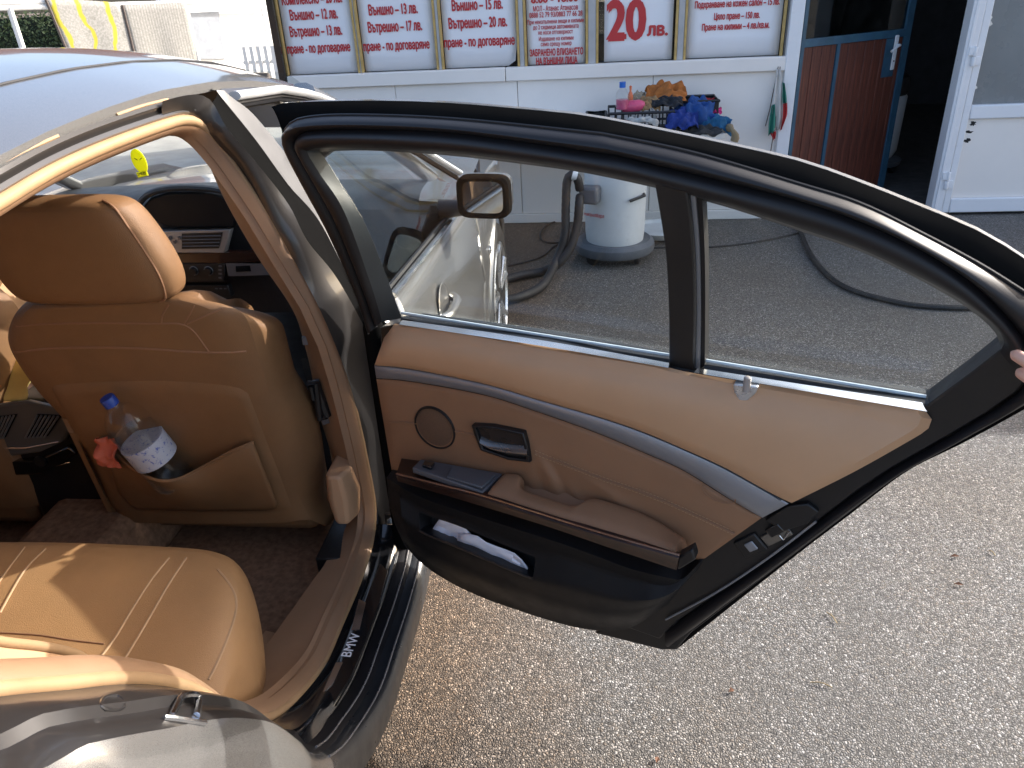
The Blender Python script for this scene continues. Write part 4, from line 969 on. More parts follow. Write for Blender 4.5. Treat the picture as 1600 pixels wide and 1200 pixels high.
# ---- black lower trim with map pocket
r0 = [(604, 746), (648, 773), (720, 799), (882, 851), (980, 887), (1045, 903), (1066, 905), (1090, 882), (1099, 874)]
r1 = [(605, 756), (650, 791), (720, 815), (830, 860), (882, 870), (980, 903), (1040, 915), (1075, 898), (1096, 880)]
r2 = [(608, 790), (657, 829), (720, 856), (830, 902), (882, 914), (960, 935), (1020, 937), (1060, 920), (1085, 895)]
r3 = [(618, 822), (665, 860), (720, 888), (800, 918), (880, 944), (950, 958), (1005, 954), (1045, 932), (1075, 903)]
r4 = [(632, 852), (660, 881), (700, 908), (752, 933), (817, 956), (882, 976), (935, 985), (985, 981), (1045, 943)]
wr = (.060, .055, .075, .060, .018)
RW = [pxs(r, 61) for r in (r0, r1, r2, r3, r4)]; rows = []
sub = 5
for i in range(61):
    s = i/60; e = min(1, (1-s)/.16); e2_ = min(1, s/.05); col = []
    for a in range(4):
        for k in range(sub):
            t = k/sub; px = RW[a][i][0]*(1-t)+RW[a+1][i][0]*t; py = RW[a][i][1]*(1-t)+RW[a+1][i][1]*t
            tt = t if a in (1,) else t*t*(3-2*t); wv = wr[a]*(1-tt)+wr[a+1]*tt
            col.append((px, py, .004+(wv-.004)*(e**.6)*(.5+.5*e2_)))
    col.append((*RW[4][i], .004+(wr[4]-.004)*e)); rows.append([dpx(*c) for c in col])
xs_ = [RW[2][i][0] for i in range(61)]
iP0 = min(range(61), key=lambda i: abs(xs_[i]-658)); iP1 = min(range(61), key=lambda i: abs(xs_[i]-832))
dc = MB().grid(rows, skip=lambda i, j: iP0 <= i < iP1 and sub+1 <= j < 2*sub).build('lower_trim', BLACKM, rd)
MB().grid([[rows[i][0], rows[i][0]-DN*.05+Vector((0, 0, .012))] for i in range(61)]).build('trim_ledge', BLACKM, dc)
hole_ = [rows[i][sub+1] for i in range(iP0, iP1+1)]+[rows[iP1][j] for j in range(sub+2, 2*sub)]+[rows[i][2*sub] for i in range(iP1, iP0-1, -1)]+[rows[iP0][j] for j in range(2*sub-1, sub+1, -1)]
cH = sum(hole_, Vector((0, 0, 0)))/len(hole_)
back = [p-DN*.05-Vector((0, 0, .02)) for p in hole_]
m = MB(); m.grid([hole_, [p-DN*.02-Vector((0, 0, .004)) for p in hole_], back], cu=True); b0 = len(m.v); m.v.append(cH-DN*.052-Vector((0, 0, .02)))
L_ = len(hole_)
for i in range(L_): m.f.append((2*L_+i, 2*L_+(i+1) % L_, b0))
m.build('map_pocket', BLACKP, dc)
MB().tube([rows[i][2*sub]+DN*.001 for i in range(iP0, iP1+1)], .0035, 6).build('pocket_lip', BLACKP, dc)
# latch hardware at the rear edge
lt = dpx(1172, 853, -.002)
def dbox(px, py, du, dz, w0, w1, rot=0):
    u, z = duz(px, py, w1); c, s = math.cos(rot), math.sin(rot)
    return MB().prism([[(u+a*c-b*s, z+a*s+b*c) for a, b in ((-du, -dz), (du, -dz), (du, dz), (-du, dz))]], dpt, w0, w1)
ls = dbox(1172, 854, .026, .021, -.014, -.008, .75).build('child_lock', BLACKP, rd, bevel=.003)
dbox(1173, 855, .010, .010, -.0078, -.004, .75).build('lock_button', GREYT, ls, bevel=.002)
dbox(1213, 838, .030, .012, -.014, -.009, .8).build('latch_plate', M('latch_steel', (.25, .24, .22), .35, metal=.8), rd, bevel=.002)
dbox(1210, 830, .016, .010, -.0088, -.003, .8).build('latch_mouth', GLOSSB, rd, bevel=.002)
MB().tube([dpx(*p, -.004) for p in ((1218, 836), (1224, 843), (1233, 830))], .002, 6).build('latch_wire', CHROME, rd)
MB().prism([[duz(*p, -.006) for p in [(1195, 812), (1230, 790), (1262, 786), (1280, 800), (1262, 818), (1225, 830)]]], dpt, -.014, -.004).build('latch_cover', BLACKP, rd, bevel=.003)
MB().tube([dpx(*p, -.008) for p in pxs([(1040, 968), (1120, 925), (1200, 872), (1275, 815)], 20)], .0022, 6).build('latch_edge', GREYT, rd)
MB().prism([[duz(*p, -.03) for p in [(930, 986), (1035, 1012), (1058, 1012), (1090, 975), (1000, 955)]]], dpt, -.055, -.022).build('bottom_corner', BLACKP, rd, bevel=.004)
# lock pin
lk = MB().prism([[duz(*p, .006) for p in [(1149, 594), (1188, 598), (1184, 608), (1172, 619), (1158, 619), (1150, 606)]]], dpt, -.004, .024).build('lock_pin_base', M('pale_chrome', (.6, .62, .64), .3, metal=.6), rd, bevel=.003)
a = dpx(1166, 611, .026); MB().tube([a, a+Vector((0, 0, .026)), a+Vector((0, 0, .028))], [.007, .0065, .004], 12).build('lock_pin', M('pin_grey', (.3, .27, .25), .4), lk)

# ================================================================== cabin
# floor, tunnel, inner sill trim
MB().box((0, 1.5, .215), (1.38, 1.9, .03)).build('floor_carpet', CARPETB, car)
MB().loft([[(-.17, y, .23), (-.13, y, .40), (.13, y, .40), (.17, y, .23)] for y in (.9, 2.7)]).build('tunnel', CARPETB, car, bevel=.03)
MB().grid([[Vector((-.76, y, .2)), Vector((-.77, y, .6)), Vector((-.74, y, .97))] for y in (.6, 1.6, 2.8)]).build('door_card', BEIGE, car, solid=.02)
# sill trim between the seal and the footwell
iA, iZ = iB1-4, idx_near(SP[20])
rows = []
for i in range(iA, iZ+1):
    p = LOOP[i]; y = p.y
    inn = Vector((lerpt(y, [.90, 1.0, 1.1, 1.2, 1.45, 1.62], [.58, .59, .61, .645, .69, .70]), y+lerpt(y, [1.45, 1.6], [0, .0]), p.z-.004))
    q = p-OUT[i]*.018+Vector((-.012, 0, 0)); inn.z = .335
    rows.append([q, q.lerp(inn, .3)+Vector((0, 0, .004)), q.lerp(inn, .65)+Vector((0, 0, .002)), inn, Vector((inn.x-.012, inn.y-(.03 if y > 1.5 else 0), .24))])
MB().grid(rows).build('inner_sill_trim', TRIMB, car)
# B pillar trim: from the seal to its inner edge
iU = idx_near(SP[5]); rows = []
inner = [(300, 206), (318, 232), (345, 300), (397, 393), (455, 480), (474, 532), (490, 600), (501, 655), (515, 700), (530, 746), (545, 800), (552, 850)]
ips = pxs(inner, 60); idxs = [round(iU+(iB1+2-iU)*k/59) for k in range(60)]
for (px, py), i in zip(ips, idxs):
    q = LOOP[i]-OUT[i]*.016+Vector((-.012, 0, 0)); e = at_y(px, py, 1.665); 
    if e.x > q.x-.01: e.x = q.x-.01
    rows.append([q, q.lerp(e, .25)+Vector((0, -.004, 0)), q.lerp(e, .6)+Vector((0, -.010, 0)), q.lerp(e, .9)+Vector((0, -.004, 0)), e, e+Vector((.0, .05, 0))])
bp = MB().grid(rows).build('pillar_trim', TRIMB, car)
for q in (((472, 525), (500, 524), (500, 537), (474, 538)),):
    MB().prism([[(v.x, v.z) for v in [at_y(*p, 1.640) for p in q]]], lambda a, b, d: Vector((a, d, b)), 1.634, 1.642).build('trim_clip', GREYT, bp, bevel=.002)
for q in (((495, 592), (513, 595), (528, 655), (505, 664), (497, 640)),):
    MB().prism([[(v.x, v.z) for v in [at_y(*p, 1.630) for p in q]]], lambda a, b, d: Vector((a, d, b)), 1.624, 1.634).build('vent_panel', GREYP, bp, bevel=.003)
bh = MB()
bh.tube([at_y(482, 600, 1.60), at_y(493, 598, 1.60), at_y(500, 655, 1.605), at_y(510, 650, 1.61)], .009, 8); bh.tube([at_y(492, 596, 1.612), at_y(511, 650, 1.615)], .012, 8)
bh.tube([at_y(486, 604, 1.59), at_y(490, 625, 1.59)], .006, 8); bh.build('belt_guide', BLACKP, bp)
MB().grid([[at_y(470+k*5, 560, 1.70), at_y(482+k*5, 610, 1.69), at_y(497+k*5, 660, 1.69), at_y(512+k*5, 740, 1.70)] for k in range(3)]).build('seat_belt', M('belt_webbing', (.03, .028, .026), .8, bump=.5, bs=300), bp)

# ---- front seats
def seat_y(z): return 1.555-(z-.40)*.20
def sp(px, py, d=0): return at_f(px, py, lambda P: seat_y(P.z)-d-P.y)
def backrest(dx=0, name='front_seat', mirror=1):
    # outline of the back: left and right edges with the side bolster further forward
    Lp = [(30, 478), (8, 500), (2, 545), (42, 610), (82, 655), (120, 702), (148, 760), (166, 800), (176, 814)]
    Rp = [(300, 466), (352, 476), (381, 495), (402, 560), (420, 620), (436, 680), (452, 735), (468, 785), (484, 814)]
    S_ = [(280, 474), (330, 484), (380, 512), (415, 552), (452, 588), (481, 627), (499, 680), (507, 750), (490, 810)]
    n = 40; a, b, c = pxs(Lp, n), pxs(Rp, n), pxs(S_, n); rows_ = []
    for i in range(n):
        P, Q = sp(*a[i]), sp(*b[i]); z = (P.z+Q.z)/2; F = at_f(*c[i], lambda X: seat_y(X.z)+.10-X.y)
        if F.x < Q.x+.02: F.x = Q.x+.02
        cx = (P.x+Q.x)/2; row = []
        wL, wR = cx-P.x, Q.x-cx
        top = min(1, i/5); tp_ = math.sqrt(max(0, 1-(1-top)**2))
        prof = [(-1.02, .26), (-1.06, .16), (-1.04, .07), (-1.0, .022)]
        for f, d in prof: row.append(Vector((cx+f*wL, seat_y(z)+d, P.z-.0)))
        for k in range(1, 12):
            t = k/12; x = P.x+(Q.x-P.x)*t; zz = P.z+(Q.z-P.z)*t
            row.append(Vector((x, seat_y(zz)-.012*math.sin(math.pi*t)**.5+.010*max(0, min(1, (zz-.5)/.05))*0, zz)))
        row += [Vector((Q.x, seat_y(Q.z)+.018, Q.z)), Vector((Q.x*.5+F.x*.5, seat_y(F.z)+.05, F.z)), Vector((F.x, seat_y(F.z)+.10, F.z)), Vector((F.x-.012, seat_y(F.z)+.16, F.z-.05*max(0, 1-i/14))), Vector((F.x-.07, seat_y(F.z)+.22, F.z-.16*max(0, 1-i/14)))]
        if i == 0: pass
        rows_.append(row)
    # roll the top over to the front
    t0 = rows_[0]; mid = [Vector((v.x, v.y+.03, v.z+.012)) for v in t0]; fr = [Vector((.33+(v.x-.33)*.92, v.y+.13, v.z-.035)) for v in t0]
    fr2 = [Vector((.33+(v.x-.33)*.85, v.y+.18, v.z-.13)) for v in t0]
    allr = [fr2, fr, mid]+rows_
    if mirror != 1 or dx: allr = [[Vector((dx-(v.x), v.y, v.z)) for v in r] for r in allr]
    return allr, a, b, c
rowsb, bpa, bpb, bpc = backrest()
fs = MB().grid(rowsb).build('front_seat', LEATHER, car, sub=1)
fcast = caster([fs])
def seatline(pl, d, r, name, mat, n=30): return line_on(fcast, pl, d, r, name, mat, fs, n)
seatline([(10, 553), (60, 546), (140, 543), (230, 545), (300, 550), (350, 551), (385, 549)], .0, .0030, 'back_seam', LEATHER_D)
seatline([(14, 512), (60, 507), (150, 505), (240, 506), (290, 506), (305, 520), (326, 549)], .0, .0022, 'top_seam', LEATHER_D)
for q in ([(264, 476), (254, 492), (252, 505)], [(304, 477), (296, 492), (288, 506)], [(348, 482), (320, 494), (292, 506)]): seatline(q, .0, .0020, 'shoulder_seam', LEATHER_D, 12)
# hard back shell with pocket
shell_t = [(70, 598), (150, 592), (250, 590), (340, 596), (390, 606)]
shell_b = [(168, 800), (240, 806), (320, 808), (400, 808), (466, 800)]
A_, B_ = pxs(shell_t, 40), pxs(shell_b, 40)
rows = []
for i in range(40):
    s = i/39; e = min(1, min(s, 1-s)/.05)
    row = []
    for j in range(19):
        t = j/18; px, py = A_[i][0]+(B_[i][0]-A_[i][0])*t, A_[i][1]+(B_[i][1]-A_[i][1])*t
        ed = min(1, min(t, 1-t)/.06); row.append(fcast(px, py, .006-.010*(1-min(e, ed))) or sp(px, py, .006))
    rows.append(row)
MB().grid(rows).build('seat_shell', LEATHER, fs)
# pocket: sagging sheet with hemmed lip
pk_t = [(158, 684), (166, 695), (195, 722), (225, 742), (250, 751), (280, 748), (320, 728), (360, 706), (396, 691)]
pk_b = [(186, 770), (210, 795), (240, 797), (270, 798), (300, 799), (340, 799), (380, 799), (420, 798), (434, 792)]
A_, B_ = pxs(pk_t, 40), pxs(pk_b, 40); rows = []
for i in range(40):
    s = i/39; e = math.sin(math.pi*s)
    rows.append([sp(A_[i][0]+(B_[i][0]-A_[i][0])*t, A_[i][1]+(B_[i][1]-A_[i][1])*t, .020+(.035*e**.7+.060*math.exp(-((s-.42)/.20)**2))*(1-t)**.7+.014*math.sin(t*3.1)+.004*math.sin(s*9+t*4)) for t in [j/14 for j in range(15)]])
pkt = MB().grid(rows).build('seat_pocket', LEATHER, fs, solid=.004)
MB().tube([r[0] for r in rows], .004, 6).build('pocket_hem', LEATHER, pkt)
POCK = rows
# seat base, hinge cover
MB().loft([[Vector((x, y, z)) for x, z in ((.10, .30), (.10, .44), (.16, .50), (.56, .50), (.62, .44), (.62, .30))] for y in (1.62, 1.9, 2.1)]).build('seat_cushion', LEATHER, fs, bevel=.03)
hc_ = at_y(520, 780, 1.50)
MB().loft([[Vector((hc_.x+dx*(1-.25*abs(f)), hc_.y+.05+dy, hc_.z-.03+f*.075)) for dx, dy in ((-.035, 0), (-.035, .12), (.035, .12), (.04, .02), (.02, -.02), (-.02, -.02))] for f in (-1, -.8, 0, .8, 1)]).build('recliner_cover', BEIGE, fs, bevel=.008)
MB().box((hc_.x-.03, 1.62, .31), (.07, .3, .06)).build('seat_rail', BLACKP, fs, bevel=.005)
# headrest
def headrest(xc, par):
    yc = 1.415; zc = 1.165; rows_ = []; n = 28
    Z0 = [-.094, -.092, -.078, -.03, .025, .085, .120, .132, .135]; HW = [.12, .160, .184, .194, .186, .170, .156, .128, .05]; HD = [.03, .05, .060, .064, .064, .060, .052, .034, .01]
    for dz, hw, hd in zip(Z0, HW, HD):
        rows_.append([Vector((xc+math.copysign(abs(math.cos(t))**.42, math.cos(t))*hw, yc-dz*.25+math.copysign(abs(math.sin(t))**.75, math.sin(t))*hd, zc+dz)) for t in [2*math.pi*k/n for k in range(n)]])
    h = MB().loft(rows_).build('headrest', LEATHER, par, sub=2)
    ln = []
    for dz, hw, hd in list(zip(Z0, HW, HD))[1:-1]:
        t = -math.pi*.21; ln.append(Vector((xc+abs(math.cos(t))**.42*hw*.985, yc-dz*.25-abs(math.sin(t))**.75*hd*.98, zc+dz)))
    MB().tube(crom(ln, 30), .0025, 6).build('piping', LEATHER_D, h)
    for s in (-.07, .07): MB().tube([(xc+s, yc+.03, zc-.2), (xc+s, yc+.02, zc-.07)], .007, 8).build('headrest_post', CHROME, h)
    return h
headrest(.335, fs)
rowsm = [[Vector((-v.x-.11, v.y+.05, v.z)) for v in r] for r in rowsb]
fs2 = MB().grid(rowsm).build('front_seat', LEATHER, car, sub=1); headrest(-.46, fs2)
MB().loft([[Vector((-x-.11, y, z)) for x, z in ((.10, .30), (.10, .44), (.16, .50), (.56, .50), (.62, .44), (.62, .30))] for y in (1.62, 1.9, 2.1)]).build('seat_cushion', LEATHER, fs2, bevel=.03)

# ---- rear bench
XR = .655
def bench(x):      # cross-section from the front foot over the top to the back
    return [(1.19, .24), (1.25, .36), (1.268, .47), (1.26, .545), (1.22, .584), (1.12, .590), (1.02, .578), (.9, .555), (.78, .54), (.66, .52)]
rows = []
xs_ = [-.66, -.64, -.6, -.5, -.3, -.1, 0, .08, .2, .3, .4, .52, .59, .635, .668, .692, .706, .714, .718]
for x in xs_:
    f = max(0, (x-.56)/.157); g_ = max(0, (-x-.50)/.16); q = max(f, g_); row = []
    for k, (y, z) in enumerate(bench(x)):
        yy = y-(.17*f**3+.09*f if x > 0 else .1*g_**2)*max(0, min(1, (y-.7)/.5)); zz = z-.06*q**4*(1 if z > .4 else 0)
        crown = .006*math.sin(math.pi*min(1, max(0, (x+.02)/.5))) if 0 < x < .5 else 0
        row.append(Vector((x, yy, zz+crown*(1 if z > .5 else 0))))
    rows.append(row)
end = [Vector((v.x+.012, v.y-.004, .26+(v.z-.26)*.45)) for v in rows[-1]]; end2 = [Vector((v.x+.016, v.y, .22)) for v in rows[-1]]
rs = MB().grid(rows+[end, end2]).build('rear_seat', LEATHER_LIT, car, sub=2)
rcast = caster([rs])
for q in ([(264, 872), (235, 908), (205, 955), (178, 1000), (155, 1030)], [(291, 872), (262, 916), (228, 975), (195, 1030)], [(38, 856), (5, 900), (-20, 940)], [(71, 858), (38, 892), (0, 958)]):
    line_on(rcast, q, .0005, .0026, 'cushion_seam', THREAD, rs, 24)
line_on(rcast, ((-20, 988), (60, 992), (110, 1000), (163, 1006)), 0, .002, 'cushion_seam', LEATHER_D, rs, 16)
line_on(rcast, ((340, 890), (362, 918), (370, 945), (360, 985), (340, 1035), (326, 1062)), 0, .0028, 'bolster_piping', THREAD, rs, 24)
tA = [at_z(*p, .345) for p in pxs([(476, 985), (472, 1010), (452, 1060), (415, 1098), (380, 1108), (345, 1098)], 14)]
tB = [at_z(*p, z) for p, z in zip(pxs([(415, 985), (402, 1004), (385, 1030), (360, 1060), (335, 1075), (318, 1080)], 14), [.31+.012*i for i in range(14)])]
MB().grid([[a.lerp(b, j/4)+Vector((0, 0, -.012*math.sin(math.pi*j/4))) for j in range(5)] for a, b in zip(tA, tB)]).build('seat_side_trim', TRIMB, car)
# backrest with its side bolster
MB().loft([[Vector((-.64, y, z)), Vector((-.64, y-.12, z-.02)), Vector((.5, y-.12, z-.02)), Vector((.5, y, z))] for y, z in ((.70, .46), (.66, .6), (.60, .8), (.52, 1.0), (.47, 1.1))]).build('backrest', LEATHER_LIT, rs, bevel=.03)
bol = [at_f(px, py, lambda P: .66-P.y) if False else at_f(px, py, lambda P: P.x-.66) for px, py in ((-40, 992), (0, 1003), (60, 1010), (110, 1020), (142, 1034), (175, 1052))]
MB().tube(crom(bol, 20), [.007]*14+[.006, .006, .005, .005, .004, .003], 10).build('bolster_roll', SEALB, rs)
MB().grid([[p, p+Vector((.012, -.005, -.03)), p+Vector((.02, -.01, -.06))] for p in crom(bol, 20)]).build('bolster_side', BEIGE, rs)
MB().box((0, .1, 1.0), (1.25, .72, .04)).build('parcel_shelf', BEIGE, car, bevel=.01)

for xx in (-.36, .33): MB().loft([[Vector((xx+math.copysign(abs(math.cos(t))**.6, math.cos(t))*w_, .44+math.sin(t)*.05+(1.2-z)*.2, z)) for t in [2*math.pi*k/20 for k in range(20)]] for z, w_ in ((1.08, .09), (1.1, .12), (1.17, .13), (1.23, .11), (1.25, .05))]).build('rear_headrest', LEATHER_LIT, rs, sub=1)
# ---- centre console rear face with two vents
CY = 1.62
def cp(px, py, y=CY): return at_y(px, py, y)
cons = MB().loft([[Vector((x, y, z)) for x, z in ((-.20, .24), (-.20, .60), (-.15, .715), (.04, .715), (.09, .60), (.10, .24))] for y in (CY-.0, CY+.3, 2.4)]).build('centre_console', BLACKP, car, bevel=.015)
FACE = [(-60, 640), (40, 628), (95, 640), (112, 668), (100, 690), (60, 708), (0, 716), (-60, 716)]
vp = MB().prism([[(v.x, v.z) for v in [cp(*p, CY-.02) for p in FACE]]], lambda a, b, d: Vector((a, d, b)), CY-.02, CY-.002).build('vent_surround', M('graphite_trim', (.13, .13, .125), .4, metal=.4), cons, bevel=.006)
for quad in (((57, 648), (96, 650), (74, 682), (38, 684)), ((-8, 652), (26, 648), (8, 684), (-22, 686))):
    q = [cp(*p, CY-.026) for p in quad]
    MB().prism([[(v.x, v.z) for v in q]], lambda a, b, d: Vector((a, d, b)), CY-.024, CY-.0205).build('vent_recess', GLOSSB, vp)
    for k in range(6):
        a = q[0].lerp(q[1], (k+.35)/6); b = q[3].lerp(q[2], (k+.35)/6); a.y = b.y = CY-.028; MB().tube([a, b], .0028, 6).build('vent_slat', M('slat_grey', (.16, .165, .17), .35, metal=.3), vp)
MB().prism([[(v.x, v.z) for v in [cp(*p, CY-.01) for p in [(-60, 722), (60, 716), (110, 694), (124, 706), (70, 738), (-60, 744)]]]], lambda a, b, d: Vector((a, d, b)), CY-.022, CY-.001).build('console_band', GLOSSB, cons, bevel=.005)
MB().lathe([(0, 0), (.016, 0), (.016, .006), (.012, .007), (0, .004)], cp(64, 720, CY-.023), 18, (0, -1, 0)).build('socket', BLACKP, cons)
MB().tube([cp(*p, CY-.024) for p in ((-40, 700), (40, 700), (92, 690))], .002, 6).build('chrome_line', CHROME, cons)
MB().tube([cp(*p, CY-.012) for p in ((-40, 738), (40, 738), (110, 722))], .0025, 6).build('chrome_line', CHROME, cons)

# ---- dashboard
DY = 2.80
def dp(px, py, y=DY): return at_y(px, py, y)
DASH = M('dash_black', (.022, .026, .032), .55, var=.1, bump=.2, bs=500)
zt = dp(260, 292, 2.9).z
rows = [[Vector((x, y, z+.012*math.cos(x*2))) for x in [-.74+.148*i for i in range(11)]] for y, z in ((2.98, zt-.015), (2.86, zt), (2.74, zt-.005), (2.68, zt-.05), (2.70, zt-.14), (2.76, zt-.3), (2.78, zt-.5))]
dash = MB().grid(rows).build('dashboard', DASH, car, sub=1)
FYD = 2.655
hood = [(222, 322), (235, 308), (262, 300), (310, 299), (345, 305), (368, 318), (372, 340), (366, 357), (262, 357), (240, 345)]
MB().prism([[(v.x, v.z) for v in [dp(*p, FYD) for p in hood]]], lambda a, b, d: Vector((a, d, b)), FYD, FYD+.06).build('display_hood', M('display_black', (.004, .005, .007), .5, rvar=.05, spec=.2), dash, bevel=.01)
MB().tube([dp(*p, FYD-.002) for p in pxs([(210, 330), (228, 306), (262, 295), (310, 294), (350, 300), (378, 318)], 24)], .012, 8).build('hood_rim', DASH, dash)
def fprism(q, y0, y1, name, mat, par, **k): return MB().prism([[(v.x, v.z) for v in [dp(*p, y0) for p in q]]], lambda a, b, d: Vector((a, d, b)), y0, y1).build(name, mat, par, **k)
SILV = M('silver_plastic', (.30, .31, .32), .4, metal=.5, var=.04)
vt = fprism([(236, 362), (360, 359), (351, 395), (240, 395)], FYD-.004, FYD+.03, 'air_vent', SILV, dash, bevel=.003)
fprism([(284, 365), (348, 363), (342, 388), (284, 389)], FYD-.0065, FYD-.0042, 'vent_opening', BLACKP, vt)
for k in range(4):
    MB().tube([dp(285, 369.5+k*5.2, FYD-.009), dp(345-k*1.2, 368.5+k*5.2, FYD-.009)], .0024, 6).build('vent_slat', GREYP, vt)
for k in range(3): MB().box(dp(266+k*7, 372+(k % 2)*6, FYD-.008), (.008, .006, .012)).build('vent_button', GREYP, vt)
fprism([(230, 397), (420, 394), (440, 408), (430, 412), (230, 410)], FYD-.002, FYD+.03, 'wood_strip', DASHWOOD, dash)
ctl = fprism([(240, 412), (352, 412), (350, 440), (240, 440)], FYD-.003, FYD+.03, 'control_panel', BLACKP, dash, bevel=.003)
for px in (303, 326): MB().lathe([(0, .014), (.013, .014), (.015, 0), (.017, 0), (.017, -.002)], dp(px, 423, FYD-.004), 18, (0, -1, 0)).build('knob', BLACKP, ctl); MB().lathe([(.0165, .001), (.0175, .002), (.0185, .001)], dp(px, 423, FYD-.004), 18, (0, -1, 0)).build('knob_ring', SILV, ctl)
for k in range(4): MB().box(dp(344, 416+k*6, FYD-.005), (.012, .004, .005)).build('button', GREYP, ctl)
gb = fprism([(352, 410), (420, 408), (428, 430), (356, 432)], FYD-.002, FYD+.03, 'glove_panel', GREYP, dash, bevel=.003)
fprism([(368, 416), (390, 415), (392, 424), (369, 425)], FYD-.005, FYD-.0022, 'panel_button', GLOSSB, gb)
fprism([(235, 446), (356, 446), (362, 464), (235, 464)], FYD-.002, FYD+.03, 'disc_slot_panel', BLACKP, dash, bevel=.003)
for k in range(3): MB().box(dp(338+k*7, 451, FYD-.004), (.01, .004, .004)).build('button', GREYP, dash)
for s in (-1, 1): MB().loft([[Vector((s*.34+x, y, z)) for x, y, z in ((-.19, 2.07, 1.46), (.19, 2.07, 1.445), (.18, 2.20, 1.30), (-.18, 2.20, 1.31))], [Vector((s*.34+x, y-.012, z-.016)) for x, y, z in ((-.19, 2.07, 1.46), (.19, 2.07, 1.445), (.18, 2.20, 1.30), (-.18, 2.20, 1.31))]]).build('added_visor', M('visor_grey', (.10, .085, .07), .9), car, bevel=.005)  # visors added and hung low to darken the view through the front window
# steering wheel on the far side
MB().tube([(-.37+.18*math.cos(t), 2.42+.06*math.sin(t), .86+.17*math.sin(t)) for t in [2*math.pi*k/32 for k in range(32)]], .015, 8, closed=True).build('steering_wheel', BLACKP, car)

# ================================================================== small things
# water bottle in the seat pocket
BT = M('bottle_cap_blue', (.01, .05, .30), .4)
def plastic(name, tint, refl=.12): 
    m_ = glass(name, tint, smudge=.05, scale=30); return m_
PET = plastic('clear_plastic', (.93, .94, .94)); WATER = glass('water_in_plastic', (.86, .88, .89), smudge=.10, scale=20)
b0, b1 = sp(272, 748, .056), sp(167, 622, .058)
ax = (b1-b0).normalized(); L = (b1-b0).length; Rb = .051
bo = empty('water_bottle', b0, 'clear plastic water bottle with blue cap leaning in the seat pocket', 'bottle')
lo = -.015
prof = [(.0, lo), (Rb*.8, lo), (Rb, lo+.02), (Rb, .0), (Rb*.95, .006), (Rb, .012), (Rb, L-.115), (Rb*.96, L-.105), (Rb, L-.095), (Rb*.97, L-.075), (Rb*.84, L-.055), (Rb*.58, L-.038), (Rb*.33, L-.028), (.014, L-.022), (.013, L-.008)]
bd = MB().lathe(prof, b0, 28, ax).build('body', PET, bo)
MB().lathe([(0, lo+.003), (Rb*.9, lo+.01), (Rb*.93, L-.10), (0, L-.10)], b0, 24, ax).build('water', WATER, bo)
MB().lathe([(.0125, L-.020), (.0165, L-.020), (.0165, L), (.015, L+.002), (0, L+.002)], b0, 20, ax).build('cap', BT, bo)
lm, t, p = nodes('bottle_label'); c = mixc(t, ramp(t, noise_t(t, 90, 5, .8), .56, .62), (.42, .44, .50), (.05, .08, .35)); t.links.new(c, p.inputs['Base Color'])
MB().lathe([(Rb+.0005, L-.192), (Rb+.0012, L-.192), (Rb+.0012, L-.132), (Rb+.0005, L-.132)], b0, 28, ax).build('label', lm, bo)
def crumple(center, sx_, sy_, n, amp, seed, mat, name, label, cat, up=Vector((0, 0, 1)), xa=Vector((1, 0, 0)), group=None, fs_=6, drape=0, parent=None):
    ya = up.cross(xa).normalized(); off = Vector((seed*3.1, seed*1.7, seed*.9)); rows_ = []
    for i in range(n):
        row = []
        for j in range(n):
            a, b = (j/(n-1)-.5), (i/(n-1)-.5); q = Vector((a*fs_, b*fs_, 0))+off
            h = noise.noise(q)*amp+noise.noise(q*2.3)*amp*.5; dx = noise.noise(q+Vector((9, 0, 0)))*.35; dy = noise.noise(q+Vector((0, 9, 0)))*.35
            rr = math.sqrt(a*a+b*b)*2
            row.append(center+xa*((a+dx*.3)*sx_)+ya*((b+dy*.3)*sy_)+up*(h-drape*rr*rr+abs(amp)*.5))
        rows_.append(row)
    o = MB().grid(rows_).build(name, mat, parent, solid=.002, sub=1, ang=180)
    if label: tag(o, label, cat, group)
    return o
crumple(sp(172, 705, .045), .06, .075, 10, .03, 4, M('orange_cloth', (.55, .13, .07), .8), 'cleaning_cloth', 'crumpled orange-pink cloth tucked beside the bottle in the seat pocket', 'cloth', up=Vector((0, -1, .2)).normalized())
# crumpled sheets standing in for an unidentified yellow and mauve patch
crumple(at_y(-5, 592, 1.66), .20, .12, 8, .012, 2, M('pale_yellow', (.72, .60, .22), .7), 'yellow_sheet', 'pale yellow crumpled sheet lying over the centre console', 'cloth', up=Vector((.2, -.8, .55)).normalized())
crumple(at_y(22, 612, 1.70), .20, .10, 8, .02, 8, M('mauve_sheet', (.22, .15, .14), .9), 'mauve_sheet', 'dull mauve crumpled sheet bunched under the yellow one', 'cloth', up=Vector((.2, -.5, .8)).normalized())
